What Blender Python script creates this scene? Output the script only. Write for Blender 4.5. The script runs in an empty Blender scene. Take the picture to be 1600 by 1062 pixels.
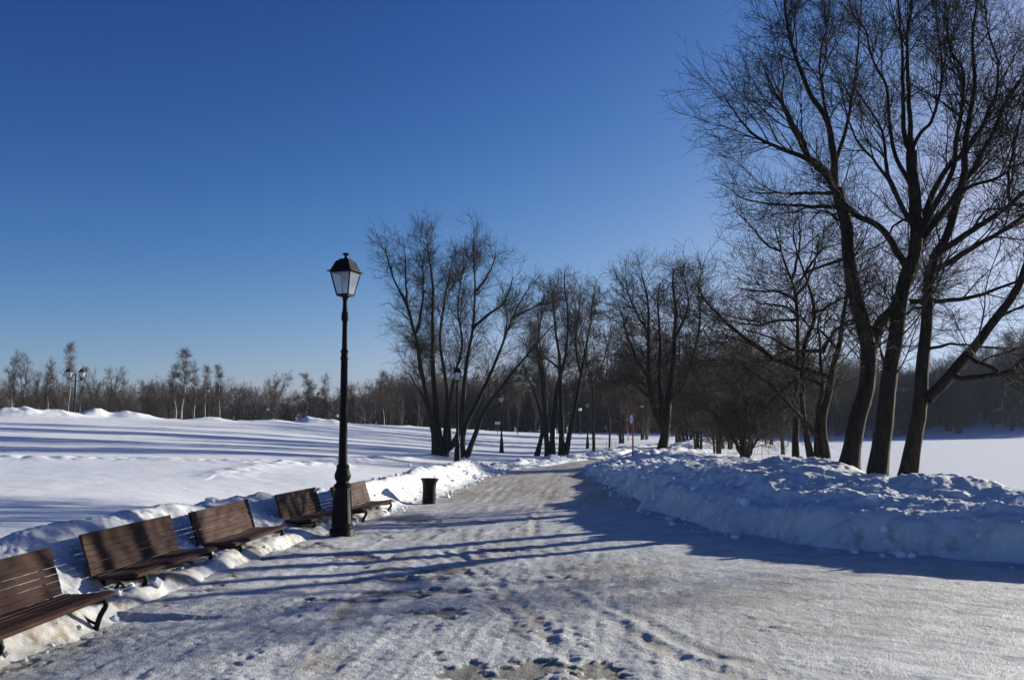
import bpy, math, random
import numpy as np
from mathutils import Vector, Matrix

rng = np.random.default_rng(7)
random.seed(7)
S = bpy.context.scene
COL = S.collection
R = math.radians

# ------------------------------------------------------------------ camera geometry (photo 1600 x 1062)
FPX, CAMZ, PITCH, ROLL = 1450.0, 1.6, R(5.40), R(0.30)
CAM = np.array([0.0, 0.0, CAMZ])

def ray(px, py):
    a, b = px - 800.0, 531.0 - py
    c, s = math.cos(-ROLL), math.sin(-ROLL)
    a, b = a * c - b * s, a * s + b * c
    x, y, z = a / FPX, 1.0, b / FPX
    cp, sp = math.cos(PITCH), math.sin(PITCH)
    return np.array([x, y * cp - z * sp, y * sp + z * cp])

def at(px, py, Y):
    d = ray(px, py)
    return CAM + d * (Y / d[1])

def ground(px, py, z=0.0):
    d = ray(px, py)
    return CAM + d * ((z - CAMZ) / d[2])

# ------------------------------------------------------------------ object helpers
def tag(o, label=None, cat=None, group=None, kind=None):
    if label: o['label'] = label
    if cat: o['category'] = cat
    if group: o['group'] = group
    if kind: o['kind'] = kind
    return o

def empty(name, loc, rz=0.0):
    o = bpy.data.objects.new(name, None)
    o.empty_display_size = 0.2
    COL.objects.link(o)
    o.location = loc
    o.rotation_euler = (0, 0, rz)
    return o

def link(name, me, mat=None, parent=None):
    o = bpy.data.objects.new(name, me)
    COL.objects.link(o)
    if mat is not None and len(me.materials) == 0:
        me.materials.append(mat)
    if parent is not None:
        o.parent = parent
    return o

def children(o):
    return [c for c in COL.objects if c.parent == o]

def copy_tree(o, parent=None):
    c = o.copy()
    COL.objects.link(c)
    if parent is not None:
        c.parent = parent
    for ch in children(o):
        copy_tree(ch, c)
    return c

def mesh_np(name, V, F, smooth=True, mats=None, midx=None):
    """mesh from arrays; F is (n,4) or (n,3) or a list of such arrays"""
    if not isinstance(F, (list, tuple)):
        F = [F]
    F = [np.asarray(f, dtype=np.int32) for f in F if len(f)]
    me = bpy.data.meshes.new(name)
    V = np.ascontiguousarray(V, dtype=np.float32)
    me.vertices.add(len(V))
    me.vertices.foreach_set('co', V.ravel())
    nl = sum(f.size for f in F)
    npoly = sum(len(f) for f in F)
    me.loops.add(nl)
    me.polygons.add(npoly)
    me.loops.foreach_set('vertex_index', np.concatenate([f.ravel() for f in F]))
    tot = np.concatenate([np.full(len(f), f.shape[1], dtype=np.int32) for f in F])
    start = np.concatenate([[0], np.cumsum(tot)[:-1]]).astype(np.int32)
    me.polygons.foreach_set('loop_start', start)
    me.polygons.foreach_set('loop_total', tot)
    me.polygons.foreach_set('use_smooth', np.full(npoly, smooth, dtype=bool))
    if mats:
        for m in mats:
            me.materials.append(m)
    if midx is not None:
        me.polygons.foreach_set('material_index', np.asarray(midx, dtype=np.int32))
    me.update(calc_edges=True)
    me.validate()
    return me

class MB:
    """collects simple shapes into one mesh"""
    def __init__(self):
        self.V, self.Q, self.T, self.n = [], [], [], 0
    def add(self, V, Q=None, T=None):
        V = np.asarray(V, dtype=float)
        if Q is not None and len(Q): self.Q.append(np.asarray(Q, dtype=int) + self.n)
        if T is not None and len(T): self.T.append(np.asarray(T, dtype=int) + self.n)
        self.V.append(V); self.n += len(V)
    def box(self, c, size, M=None, bev=0.0):
        """box with chamfered edges, size = full extents; M = 3x3"""
        h = np.asarray(size, dtype=float) / 2
        b = min(bev, h.min() * 0.45)
        if b <= 0:
            V = np.array([[x, y, z] for z in (-1, 1) for y in (-1, 1) for x in (-1, 1)]) * h
            Q = [[0, 2, 3, 1], [4, 5, 7, 6], [0, 1, 5, 4], [2, 6, 7, 3], [0, 4, 6, 2], [1, 3, 7, 5]]
            T = None
        else:
            import bmesh
            bm = bmesh.new()
            bmesh.ops.create_cube(bm, size=1.0)
            for v in bm.verts:
                v.co = Vector((v.co.x * 2 * h[0], v.co.y * 2 * h[1], v.co.z * 2 * h[2]))
            bmesh.ops.bevel(bm, geom=bm.edges[:], offset=b, segments=2, affect='EDGES', profile=0.6)
            bm.verts.index_update()
            V = np.array([v.co[:] for v in bm.verts])
            Q = [[v.index for v in f.verts] for f in bm.faces if len(f.verts) == 4]
            T = [[v.index for v in f.verts] for f in bm.faces if len(f.verts) == 3]
            bm.free()
        if M is not None:
            V = V @ np.asarray(M).T
        self.add(V + np.asarray(c), Q, T)
    def lathe(self, prof, seg=24, c=(0, 0, 0), rot=0.0):
        prof = np.asarray(prof, dtype=float)
        n = len(prof)
        a = np.arange(seg) * 2 * math.pi / seg + rot
        V = np.stack([np.outer(prof[:, 0], np.cos(a)), np.outer(prof[:, 0], np.sin(a)),
                      np.repeat(prof[:, 1][:, None], seg, 1)], -1).reshape(-1, 3)
        i = np.arange(n - 1)[:, None] * seg
        j = np.arange(seg)[None, :]
        k = (j + 1) % seg
        Q = np.stack([i + j, i + k, i + seg + k, i + seg + j], -1).reshape(-1, 4)
        self.add(V + np.asarray(c), Q)
    def tube(self, pts, rad, sides=8, flat=1.0, cap=True):
        P = np.asarray(pts, dtype=float)[None]
        rad = np.broadcast_to(np.asarray(rad, dtype=float), (P.shape[1],))[None]
        V, Q = tubes(P, rad, sides)
        T = []
        if cap:
            K = P.shape[1]
            base = len(V)
            V = np.concatenate([V, P[0, :1], P[0, -1:]])
            for s in range(sides):
                T.append([base, (s + 1) % sides, s])
                T.append([base + 1, (K - 1) * sides + s, (K - 1) * sides + (s + 1) % sides])
        self.add(V, Q, T)
    def build(self, name, mat, parent=None, smooth=False, angle=None):
        F = []
        if self.Q: F.append(np.concatenate(self.Q))
        if self.T: F.append(np.concatenate(self.T))
        me = mesh_np(name, np.concatenate(self.V), F, smooth=smooth)
        me.materials.append(mat)
        if angle:
            try: me.set_sharp_from_angle(angle=R(angle))
            except Exception: pass
        return link(name, me, None, parent)

def tubes(P, Rd, sides, ref=None):
    """P (N,K,3) polylines, Rd (N,K) -> verts, quads"""
    N, K, _ = P.shape
    T = np.empty_like(P)
    T[:, 1:-1] = P[:, 2:] - P[:, :-2]
    T[:, 0] = P[:, 1] - P[:, 0]
    T[:, -1] = P[:, -1] - P[:, -2]
    T /= np.linalg.norm(T, axis=2, keepdims=True) + 1e-9
    mean = P[:, -1] - P[:, 0]
    mean /= np.linalg.norm(mean, axis=1, keepdims=True) + 1e-9
    ax = np.argmin(np.abs(mean), axis=1)
    ref = np.eye(3)[ax]
    A = np.cross(T, ref[:, None, :])
    A /= np.linalg.norm(A, axis=2, keepdims=True) + 1e-9
    B = np.cross(T, A)
    a = np.arange(sides) * 2 * math.pi / sides
    V = (P[:, :, None, :] + Rd[:, :, None, None] * (A[:, :, None, :] * np.cos(a)[None, None, :, None]
         + B[:, :, None, :] * np.sin(a)[None, None, :, None]))
    V = V.reshape(-1, 3)
    n = np.arange(N)[:, None, None] * (K * sides)
    k = np.arange(K - 1)[None, :, None] * sides
    j = np.arange(sides)[None, None, :]
    j2 = (j + 1) % sides
    Q = np.stack([n + k + j, n + k + j2, n + k + sides + j2, n + k + sides + j], -1).reshape(-1, 4)
    return V, Q

def resample(P, K):
    P = np.asarray(P, float)
    n = len(P)
    if n == 2:
        P = np.array([P[0], (P[0] + P[1]) / 2, P[1]]); n = 3
    d = np.linalg.norm(np.diff(P, axis=0), axis=1)
    acc = np.concatenate([[0], np.cumsum(d)]); acc /= acc[-1]
    t = np.linspace(0, 1, K)
    idx = np.clip(np.searchsorted(acc, t, side='right') - 1, 0, n - 2)
    u = ((t - acc[idx]) / (acc[idx + 1] - acc[idx] + 1e-9))[:, None]
    p0 = P[np.clip(idx - 1, 0, n - 1)]; p1 = P[idx]; p2 = P[idx + 1]; p3 = P[np.clip(idx + 2, 0, n - 1)]
    return 0.5 * (2 * p1 + (p2 - p0) * u + (2 * p0 - 5 * p1 + 4 * p2 - p3) * u * u + (3 * p1 - p0 - 3 * p2 + p3) * u ** 3)

# ------------------------------------------------------------------ numpy noise
_perm = np.random.default_rng(3).permutation(4096)
def _h(ix, iy):
    return _perm[(_perm[ix & 4095] + iy) & 4095]
_ang = np.random.default_rng(4).random(4096) * 2 * math.pi
_gx, _gy = np.cos(_ang), np.sin(_ang)
def perlin(x, y):
    x0 = np.floor(x).astype(np.int64); y0 = np.floor(y).astype(np.int64)
    fx, fy = x - x0, y - y0
    u = fx * fx * fx * (fx * (fx * 6 - 15) + 10); v = fy * fy * fy * (fy * (fy * 6 - 15) + 10)
    def g(ix, iy, dx, dy):
        h = _h(ix, iy)
        return _gx[h] * dx + _gy[h] * dy
    a = g(x0, y0, fx, fy); b = g(x0 + 1, y0, fx - 1, fy)
    c = g(x0, y0 + 1, fx, fy - 1); d = g(x0 + 1, y0 + 1, fx - 1, fy - 1)
    return 1.5 * ((a * (1 - u) + b * u) * (1 - v) + (c * (1 - u) + d * u) * v)
def fbm(x, y, s, oct=4, gain=0.5, seed=0.0):
    t = np.zeros_like(x); a = 1.0; f = 1.0 / s; n = 0
    for i in range(oct):
        t += a * perlin(x * f + seed + 17.3 * i, y * f - seed + 9.1 * i); n += a; a *= gain; f *= 2.03
    return t / n
def billow(x, y, s, oct=4, gain=0.5, seed=0.0):
    t = np.zeros_like(x); a = 1.0; f = 1.0 / s; n = 0
    for i in range(oct):
        t += a * np.abs(perlin(x * f + seed + 13.7 * i, y * f + seed + 5.1 * i)); n += a; a *= gain; f *= 2.1
    return t / n
def cells(x, y, s, seed=0):
    """lumpy chunks: dome height 0..1 of the nearest random lump"""
    X, Y = x / s + seed * 7.7, y / s - seed * 3.1
    ix = np.floor(X).astype(np.int64); iy = np.floor(Y).astype(np.int64)
    out = np.zeros_like(x)
    for dx in (-1, 0, 1):
        for dy in (-1, 0, 1):
            h = _h(ix + dx, iy + dy)
            jx = ix + dx + 0.1 + 0.8 * ((h * 37) % 997) / 997.0
            jy = iy + dy + 0.1 + 0.8 * ((h * 91) % 991) / 991.0
            r = 0.25 + 0.55 * ((h * 53) % 983) / 983.0
            d2 = ((X - jx) ** 2 + (Y - jy) ** 2) / (r * r)
            out = np.maximum(out, r * np.sqrt(np.clip(1 - d2, 0, 1)))
    return out
def sstep(a, b, x):
    t = np.clip((x - a) / (b - a), 0, 1)
    return t * t * (3 - 2 * t)

# ------------------------------------------------------------------ materials
def new_mat(name):
    m = bpy.data.materials.new(name)
    m.use_nodes = True
    nt = m.node_tree
    b = nt.nodes['Principled BSDF']
    return m, nt, b

def N(nt, typ, **kw):
    n = nt.nodes.new(typ)
    for k, v in kw.items():
        if k.startswith('i_'):
            n.inputs[k[2:].replace('_', ' ')].default_value = v
        else:
            setattr(n, k, v)
    return n

def ramp(nt, fac, stops):
    r = nt.nodes.new('ShaderNodeValToRGB')
    e = r.color_ramp.elements
    while len(e) < len(stops): e.new(0.5)
    for k, (p, c) in enumerate(stops):
        e[k].position = p
        e[k].color = (c[0], c[1], c[2], 1)
    nt.links.new(fac, r.inputs[0])
    return r.outputs[0]

def noise(nt, vec, scale, detail=4, rough=0.55, dist=0.0):
    n = nt.nodes.new('ShaderNodeTexNoise')
    n.inputs['Scale'].default_value = scale
    n.inputs['Detail'].default_value = detail
    n.inputs['Roughness'].default_value = rough
    n.inputs['Distortion'].default_value = dist
    if vec is not None: nt.links.new(vec, n.inputs['Vector'])
    return n.outputs['Fac']

def objvec(nt, scale=(1, 1, 1), kind='Object'):
    tc = nt.nodes.new('ShaderNodeTexCoord')
    mp = nt.nodes.new('ShaderNodeMapping')
    mp.inputs['Scale'].default_value = scale
    nt.links.new(tc.outputs[kind], mp.inputs['Vector'])
    return mp.outputs['Vector']

def bump(nt, b, height, strength=0.3, dist=0.02):
    n = nt.nodes.new('ShaderNodeBump')
    n.inputs['Strength'].default_value = strength
    n.inputs['Distance'].default_value = dist
    nt.links.new(height, n.inputs['Height'])
    nt.links.new(n.outputs['Normal'], b.inputs['Normal'])

def mixc(nt, fac, a, b):
    m = nt.nodes.new('ShaderNodeMix')
    m.data_type = 'RGBA'
    for s, v in ((0, fac), (6, a), (7, b)):
        if hasattr(v, 'is_linked') or isinstance(v, bpy.types.NodeSocket): nt.links.new(v, m.inputs[s])
        elif s == 0: m.inputs[0].default_value = v
        else: m.inputs[s].default_value = (v[0], v[1], v[2], 1)
    return m.outputs[2]

def math_node(nt, op, a, b=None):
    m = nt.nodes.new('ShaderNodeMath'); m.operation = op
    for k, v in enumerate((a, b)):
        if v is None: continue
        if isinstance(v, bpy.types.NodeSocket): nt.links.new(v, m.inputs[k])
        else: m.inputs[k].default_value = v
    return m.outputs[0]

def attr(nt, name):
    n = nt.nodes.new('ShaderNodeAttribute'); n.attribute_name = name
    return n.outputs['Fac']

def snow_material(name, dirty=False):
    m, nt, b = new_mat(name)
    v = objvec(nt)
    col = ramp(nt, noise(nt, v, 1.3, 5), [(0.3, (0.80, 0.82, 0.86)), (0.7, (0.86, 0.87, 0.90))])
    if dirty:
        col = ramp(nt, noise(nt, v, 2.3, 6, .65), [(0.3, (0.60, 0.61, 0.63)), (0.7, (0.78, 0.79, 0.81))])
        d = attr(nt, 'dirt')
        n2 = noise(nt, v, 9, 5, 0.65)
        f = math_node(nt, 'MULTIPLY', d, ramp(nt, n2, [(0.38, (0.15,) * 3), (0.62, (1, 1, 1))]))
        col = mixc(nt, f, col, (0.30, 0.245, 0.18))
    nt.links.new(col, b.inputs['Base Color'])
    b.inputs['Roughness'].default_value = 0.62
    b.inputs['Specular IOR Level'].default_value = 0.25
    h = math_node(nt, 'ADD', noise(nt, v, 22, 6, 0.7), math_node(nt, 'MULTIPLY', noise(nt, v, 120, 2), 0.35))
    bump(nt, b, h, 0.35, 0.03)
    return m

def path_material():
    m, nt, b = new_mat('packed_path_snow')
    v = objvec(nt)
    base = ramp(nt, noise(nt, v, 2.2, 6, 0.65), [(0.32, (0.47, 0.48, 0.50)), (0.5, (0.63, 0.64, 0.655)), (0.7, (0.79, 0.795, 0.81))])
    sand_n = noise(nt, objvec(nt, (1, 0.35, 1)), 7, 7, 0.7)
    sand_f = math_node(nt, 'MULTIPLY', attr(nt, 'sand'), ramp(nt, sand_n, [(0.36, (0.2,) * 3), (0.58, (1, 1, 1))]))
    col = mixc(nt, sand_f, base, (0.37, 0.285, 0.19))
    grit = ramp(nt, noise(nt, v, 70, 3, 0.6), [(0.62, (0, 0, 0)), (0.74, (1, 1, 1))])
    col = mixc(nt, math_node(nt, 'MULTIPLY', grit, math_node(nt, 'MULTIPLY', attr(nt, 'sand'), 0.5)), col, (0.2, 0.16, 0.11))
    # bare paving with its joints
    br = nt.nodes.new('ShaderNodeTexBrick')
    br.inputs['Scale'].default_value = 5.0
    br.inputs['Mortar Size'].default_value = 0.02
    br.inputs['Color1'].default_value = (0.24, 0.225, 0.20, 1)
    br.inputs['Color2'].default_value = (0.29, 0.27, 0.235, 1)
    br.inputs['Mortar'].default_value = (0.17, 0.16, 0.14, 1)
    nt.links.new(v, br.inputs['Vector'])
    pav = mixc(nt, 0.5, br.outputs['Color'], ramp(nt, noise(nt, v, 30, 4), [(0.3, (0.2, 0.185, 0.16)), (0.7, (0.32, 0.3, 0.26))]))
    col = mixc(nt, attr(nt, 'bare'), col, pav)
    fine = ramp(nt, noise(nt, v, 42, 5, 0.75), [(0.33, (0.62, 0.63, 0.66)), (0.52, (1, 1, 1))])
    mm = nt.nodes.new('ShaderNodeMix'); mm.data_type = 'RGBA'; mm.blend_type = 'MULTIPLY'; mm.inputs[0].default_value = 0.8
    nt.links.new(col, mm.inputs[6]); nt.links.new(fine, mm.inputs[7]); col = mm.outputs[2]
    nt.links.new(col, b.inputs['Base Color'])
    rr = ramp(nt, noise(nt, v, 3.0, 4), [(0.35, (0.38,) * 3), (0.65, (0.66,) * 3)])
    nt.links.new(rr, b.inputs['Roughness'])
    b.inputs['Specular IOR Level'].default_value = 0.35
    h = math_node(nt, 'ADD', noise(nt, v, 16, 8, 0.72), math_node(nt, 'MULTIPLY', noise(nt, v, 75, 3), 0.5))
    bump(nt, b, h, 0.9, 0.045)
    return m

def bark_material(name, c0, c1, zs=0.25, sc=14):
    m, nt, b = new_mat(name)
    v = objvec(nt, (1, 1, zs))
    n1 = noise(nt, v, sc, 6, 0.7, 0.6)
    nt.links.new(ramp(nt, n1, [(0.35, c0), (0.62, c1)]), b.inputs['Base Color'])
    b.inputs['Roughness'].default_value = 0.85
    b.inputs['Specular IOR Level'].default_value = 0.2
    bump(nt, b, n1, 0.9, 0.03)
    return m

def flat_mat(name, c, rough=0.5, metal=0.0, var=0.25, scale=12, bmp=0.15, spec=0.4):
    m, nt, b = new_mat(name)
    v = objvec(nt)
    n1 = noise(nt, v, scale, 5, 0.6)
    lo = tuple(x * (1 - var) for x in c); hi = tuple(min(1, x * (1 + var)) for x in c)
    nt.links.new(ramp(nt, n1, [(0.3, lo), (0.7, hi)]), b.inputs['Base Color'])
    b.inputs['Roughness'].default_value = rough
    b.inputs['Metallic'].default_value = metal
    b.inputs['Specular IOR Level'].default_value = spec
    if bmp: bump(nt, b, noise(nt, v, scale * 4, 3), bmp, 0.004)
    return m

def wood_material():
    m, nt, b = new_mat('stained_bench_wood')
    v = objvec(nt, (14, 1.0, 14))
    n1 = noise(nt, v, 5, 6, 0.65, 0.4)
    w = noise(nt, objvec(nt, (6, 2.5, 6)), 2.0, 5, 0.6)
    c = ramp(nt, n1, [(0.3, (0.026, 0.0115, 0.008)), (0.55, (0.056, 0.0245, 0.017)), (0.75, (0.086, 0.044, 0.032))])
    c = mixc(nt, ramp(nt, w, [(0.55, (0, 0, 0)), (0.78, (0.3,) * 3)]), c, (0.075, 0.05, 0.04))
    nt.links.new(c, b.inputs['Base Color'])
    b.inputs['Roughness'].default_value = 0.7
    b.inputs['Specular IOR Level'].default_value = 0.15
    bump(nt, b, n1, 0.35, 0.004)
    return m

def birch_bark():
    m, nt, b = new_mat('birch_bark')
    v = objvec(nt, (3, 3, 1))
    n1 = noise(nt, v, 4.5, 5, 0.65)
    nt.links.new(ramp(nt, n1, [(0.40, (0.06, 0.05, 0.045)), (0.50, (0.55, 0.51, 0.47)), (0.7, (0.68, 0.65, 0.61))]), b.inputs['Base Color'])
    b.inputs['Roughness'].default_value = 0.75
    return m

def glass_material():
    m, nt, b = new_mat('frosted_lantern_glass')
    n1 = noise(nt, objvec(nt), 6, 3)
    nt.links.new(ramp(nt, n1, [(0.3, (0.74, 0.76, 0.79)), (0.7, (0.85, 0.86, 0.88))]), b.inputs['Base Color'])
    b.inputs['Roughness'].default_value = 0.18
    b.inputs['Transmission Weight'].default_value = 0.76
    b.inputs['IOR'].default_value = 1.08
    return m

M = dict(
    snow=snow_material('field_snow'), bank=snow_material('ploughed_snow', True), lake=snow_material('lake_snow'),
    path=path_material(),
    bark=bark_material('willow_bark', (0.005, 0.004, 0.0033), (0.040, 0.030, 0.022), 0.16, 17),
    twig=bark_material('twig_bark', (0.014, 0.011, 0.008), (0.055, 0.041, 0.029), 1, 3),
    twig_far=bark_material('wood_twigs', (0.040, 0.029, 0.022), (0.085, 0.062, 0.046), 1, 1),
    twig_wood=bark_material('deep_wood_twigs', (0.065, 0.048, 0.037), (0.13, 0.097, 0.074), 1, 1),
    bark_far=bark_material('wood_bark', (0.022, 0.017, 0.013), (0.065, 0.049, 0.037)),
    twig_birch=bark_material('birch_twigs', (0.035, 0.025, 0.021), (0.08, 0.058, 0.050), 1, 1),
    birch=birch_bark(), wood=wood_material(),
    iron=flat_mat('black_cast_iron', (0.004, 0.004, 0.0044), 0.55, 0.0, 0.4, 20, 0.25, 0.15),
    lamp=flat_mat('black_lamp_paint', (0.0045, 0.0048, 0.005), 0.5, 0.0, 0.35, 14, 0.2, 0.14),
    glass=glass_material(),
    bulb=flat_mat('white_bulb', (0.8, 0.8, 0.76), 0.3, 0, 0.05),
    red=flat_mat('red_paint', (0.36, 0.025, 0.03), 0.45, 0, 0.2), white=flat_mat('white_paint', (0.75, 0.75, 0.75), 0.5, 0, 0.08),
    brick=flat_mat('dark_brick', (0.09, 0.055, 0.045), 0.85, 0, 0.3, 6),
    stake=flat_mat('grey_wood', (0.10, 0.085, 0.07), 0.8, 0, 0.3),
)

# ------------------------------------------------------------------ ground
CP = [  # x, y, z of the ground without ploughed banks
    (-40, 0, 0.9), (40, 0, -0.4), (0, 0, 0), (-3, 8, 0), (3, 8, 0), (8, 6, 0), (14, 5, -0.1), (-2, 14, 0), (2, 14, 0), (-2, 20, 0), (1, 20, 0), (-.5, 28, 0), (1, 28, 0), (0, 35, 0), (2, 36, 0),
    (2.5, 41, -.04), (5, 50, -.1), (7.6, 61, -.14), (12, 78, -.14), (20, 98, -.0),
    (-5, 9, .42), (-5.2, 14, .42), (-4.4, 22, .42), (-3.4, 32, .38), (-3.5, 45, .3), (-9, 9, .52), (-11, 20, .72), (-14, 30, 1.0), (-20, 40, 1.5),
    (-12, 45, 1.0), (-33, 60, 2.5), (-27, 64, 2.4), (-23.5, 70, 2.25), (-15.5, 80, 2.05), (-10.5, 95, 1.8), (-7, 105, 1.5), (-1.6, 115, 1.15), (8, 120, .85), (18, 128, .75),
    (0, 62, -.1), (-1, 75, .15), (5, 85, .1), (-8, 62, .75),
    (-35, 75, 2.0), (-33, 100, 1.95), (-23, 110, 1.75), (-33, 150, 2.4), (-50, 90, 2.2), (-60, 60, 3.0), (-12, 130, 1.2), (-60, 150, 2.2),
    (0, 160, .6), (20, 170, .8), (-30, 220, 2.5), (0, 230, 1.5),
    (6.5, 17, .30), (7, 21, .25), (4.6, 26, .15), (7, 42, .32), (10, 40, .25), (14.5, 75, .35), (11, 60, .05), (20, 85, .1), (10, 15, -.05),
    (13, 20, -.55), (12.5, 26, -.45), (15.5, 40, -.45), (20, 58, -.45), (27, 80, -.5), (34, 105, -.5), (25, 40, -.8), (40, 70, -.8), (50, 30, -.8), (70, 60, -.8), (50, 110, -.7), (80, 120, -.6),
    (30, 125, .2), (40, 138, .2), (40, 150, 1.3), (60, 142, .3), (60, 155, 1.8), (90, 145, .6), (100, 160, 2.5), (60, 190, 4.5), (90, 190, 8), (120, 180, 9), (40, 190, 3), (60, 250, 8), (100, 260, 14), (150, 120, 2), (30, 230, 3),
]
_cp = np.array(CP, dtype=float)
def _tps_fit(c):
    n = len(c)
    d = np.linalg.norm(c[:, None, :2] - c[None, :, :2], axis=2)
    Kk = np.where(d > 0, d * d * np.log(d + 1e-9), 0) + np.eye(n) * 0.5
    Pm = np.concatenate([np.ones((n, 1)), c[:, :2]], 1)
    A = np.block([[Kk, Pm], [Pm.T, np.zeros((3, 3))]])
    return np.linalg.solve(A, np.concatenate([c[:, 2], np.zeros(3)]))
_w = _tps_fit(_cp)
def base_z(x, y):
    x = np.asarray(x, float); y = np.asarray(y, float)
    z = _w[-3] + _w[-2] * x + _w[-1] * y
    for k in range(len(_cp)):
        d2 = (x - _cp[k, 0]) ** 2 + (y - _cp[k, 1]) ** 2
        z = z + _w[k] * 0.5 * d2 * np.log(d2 + 1e-9)
    return z

LEFT = np.array([(-3.9, 2), (-3.62, 5.5), (-3.34, 7.2), (-3.16, 9), (-3.04, 10.8), (-2.84, 13), (-2.5, 15), (-2.16, 17), (-1.8, 20), (-1.2, 25), (-.83, 30), (0, 35.6), (1.5, 41), (3.6, 46), (7.0, 61), (11.6, 78), (18, 92), (28, 106)], float)
RIGHT = np.array([(60, 7.2), (16, 8.0), (10, 9.0), (8.0, 9.7), (5.9, 10.75), (4.2, 12.2), (3.0, 14.5), (2.55, 18.4), (2.6, 23), (2.6, 27), (2.45, 32), (2.7, 37), (3.9, 41.5), (6.2, 48), (9.2, 61), (13.8, 78), (20, 90), (30, 103)], float)

def seg_dist(x, y, L):
    """distance to polyline, side (+ = left of direction of travel) and arc parameter y"""
    best = np.full(x.shape, 1e9); side = np.zeros(x.shape); yy = np.zeros(x.shape)
    for k in range(len(L) - 1):
        ax, ay = L[k]; bx, by = L[k + 1]
        dx, dy = bx - ax, by - ay
        l2 = dx * dx + dy * dy
        t = np.clip(((x - ax) * dx + (y - ay) * dy) / l2, 0, 1)
        qx, qy = ax + t * dx, ay + t * dy
        d = np.hypot(x - qx, y - qy)
        s = np.sign(dx * (y - ay) - dy * (x - ax))
        m = d < best - 1e-9
        best = np.where(m, d, best); side = np.where(m, s, side); yy = np.where(m, qy, yy)
    return best * side, yy

DENTS = []

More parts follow.
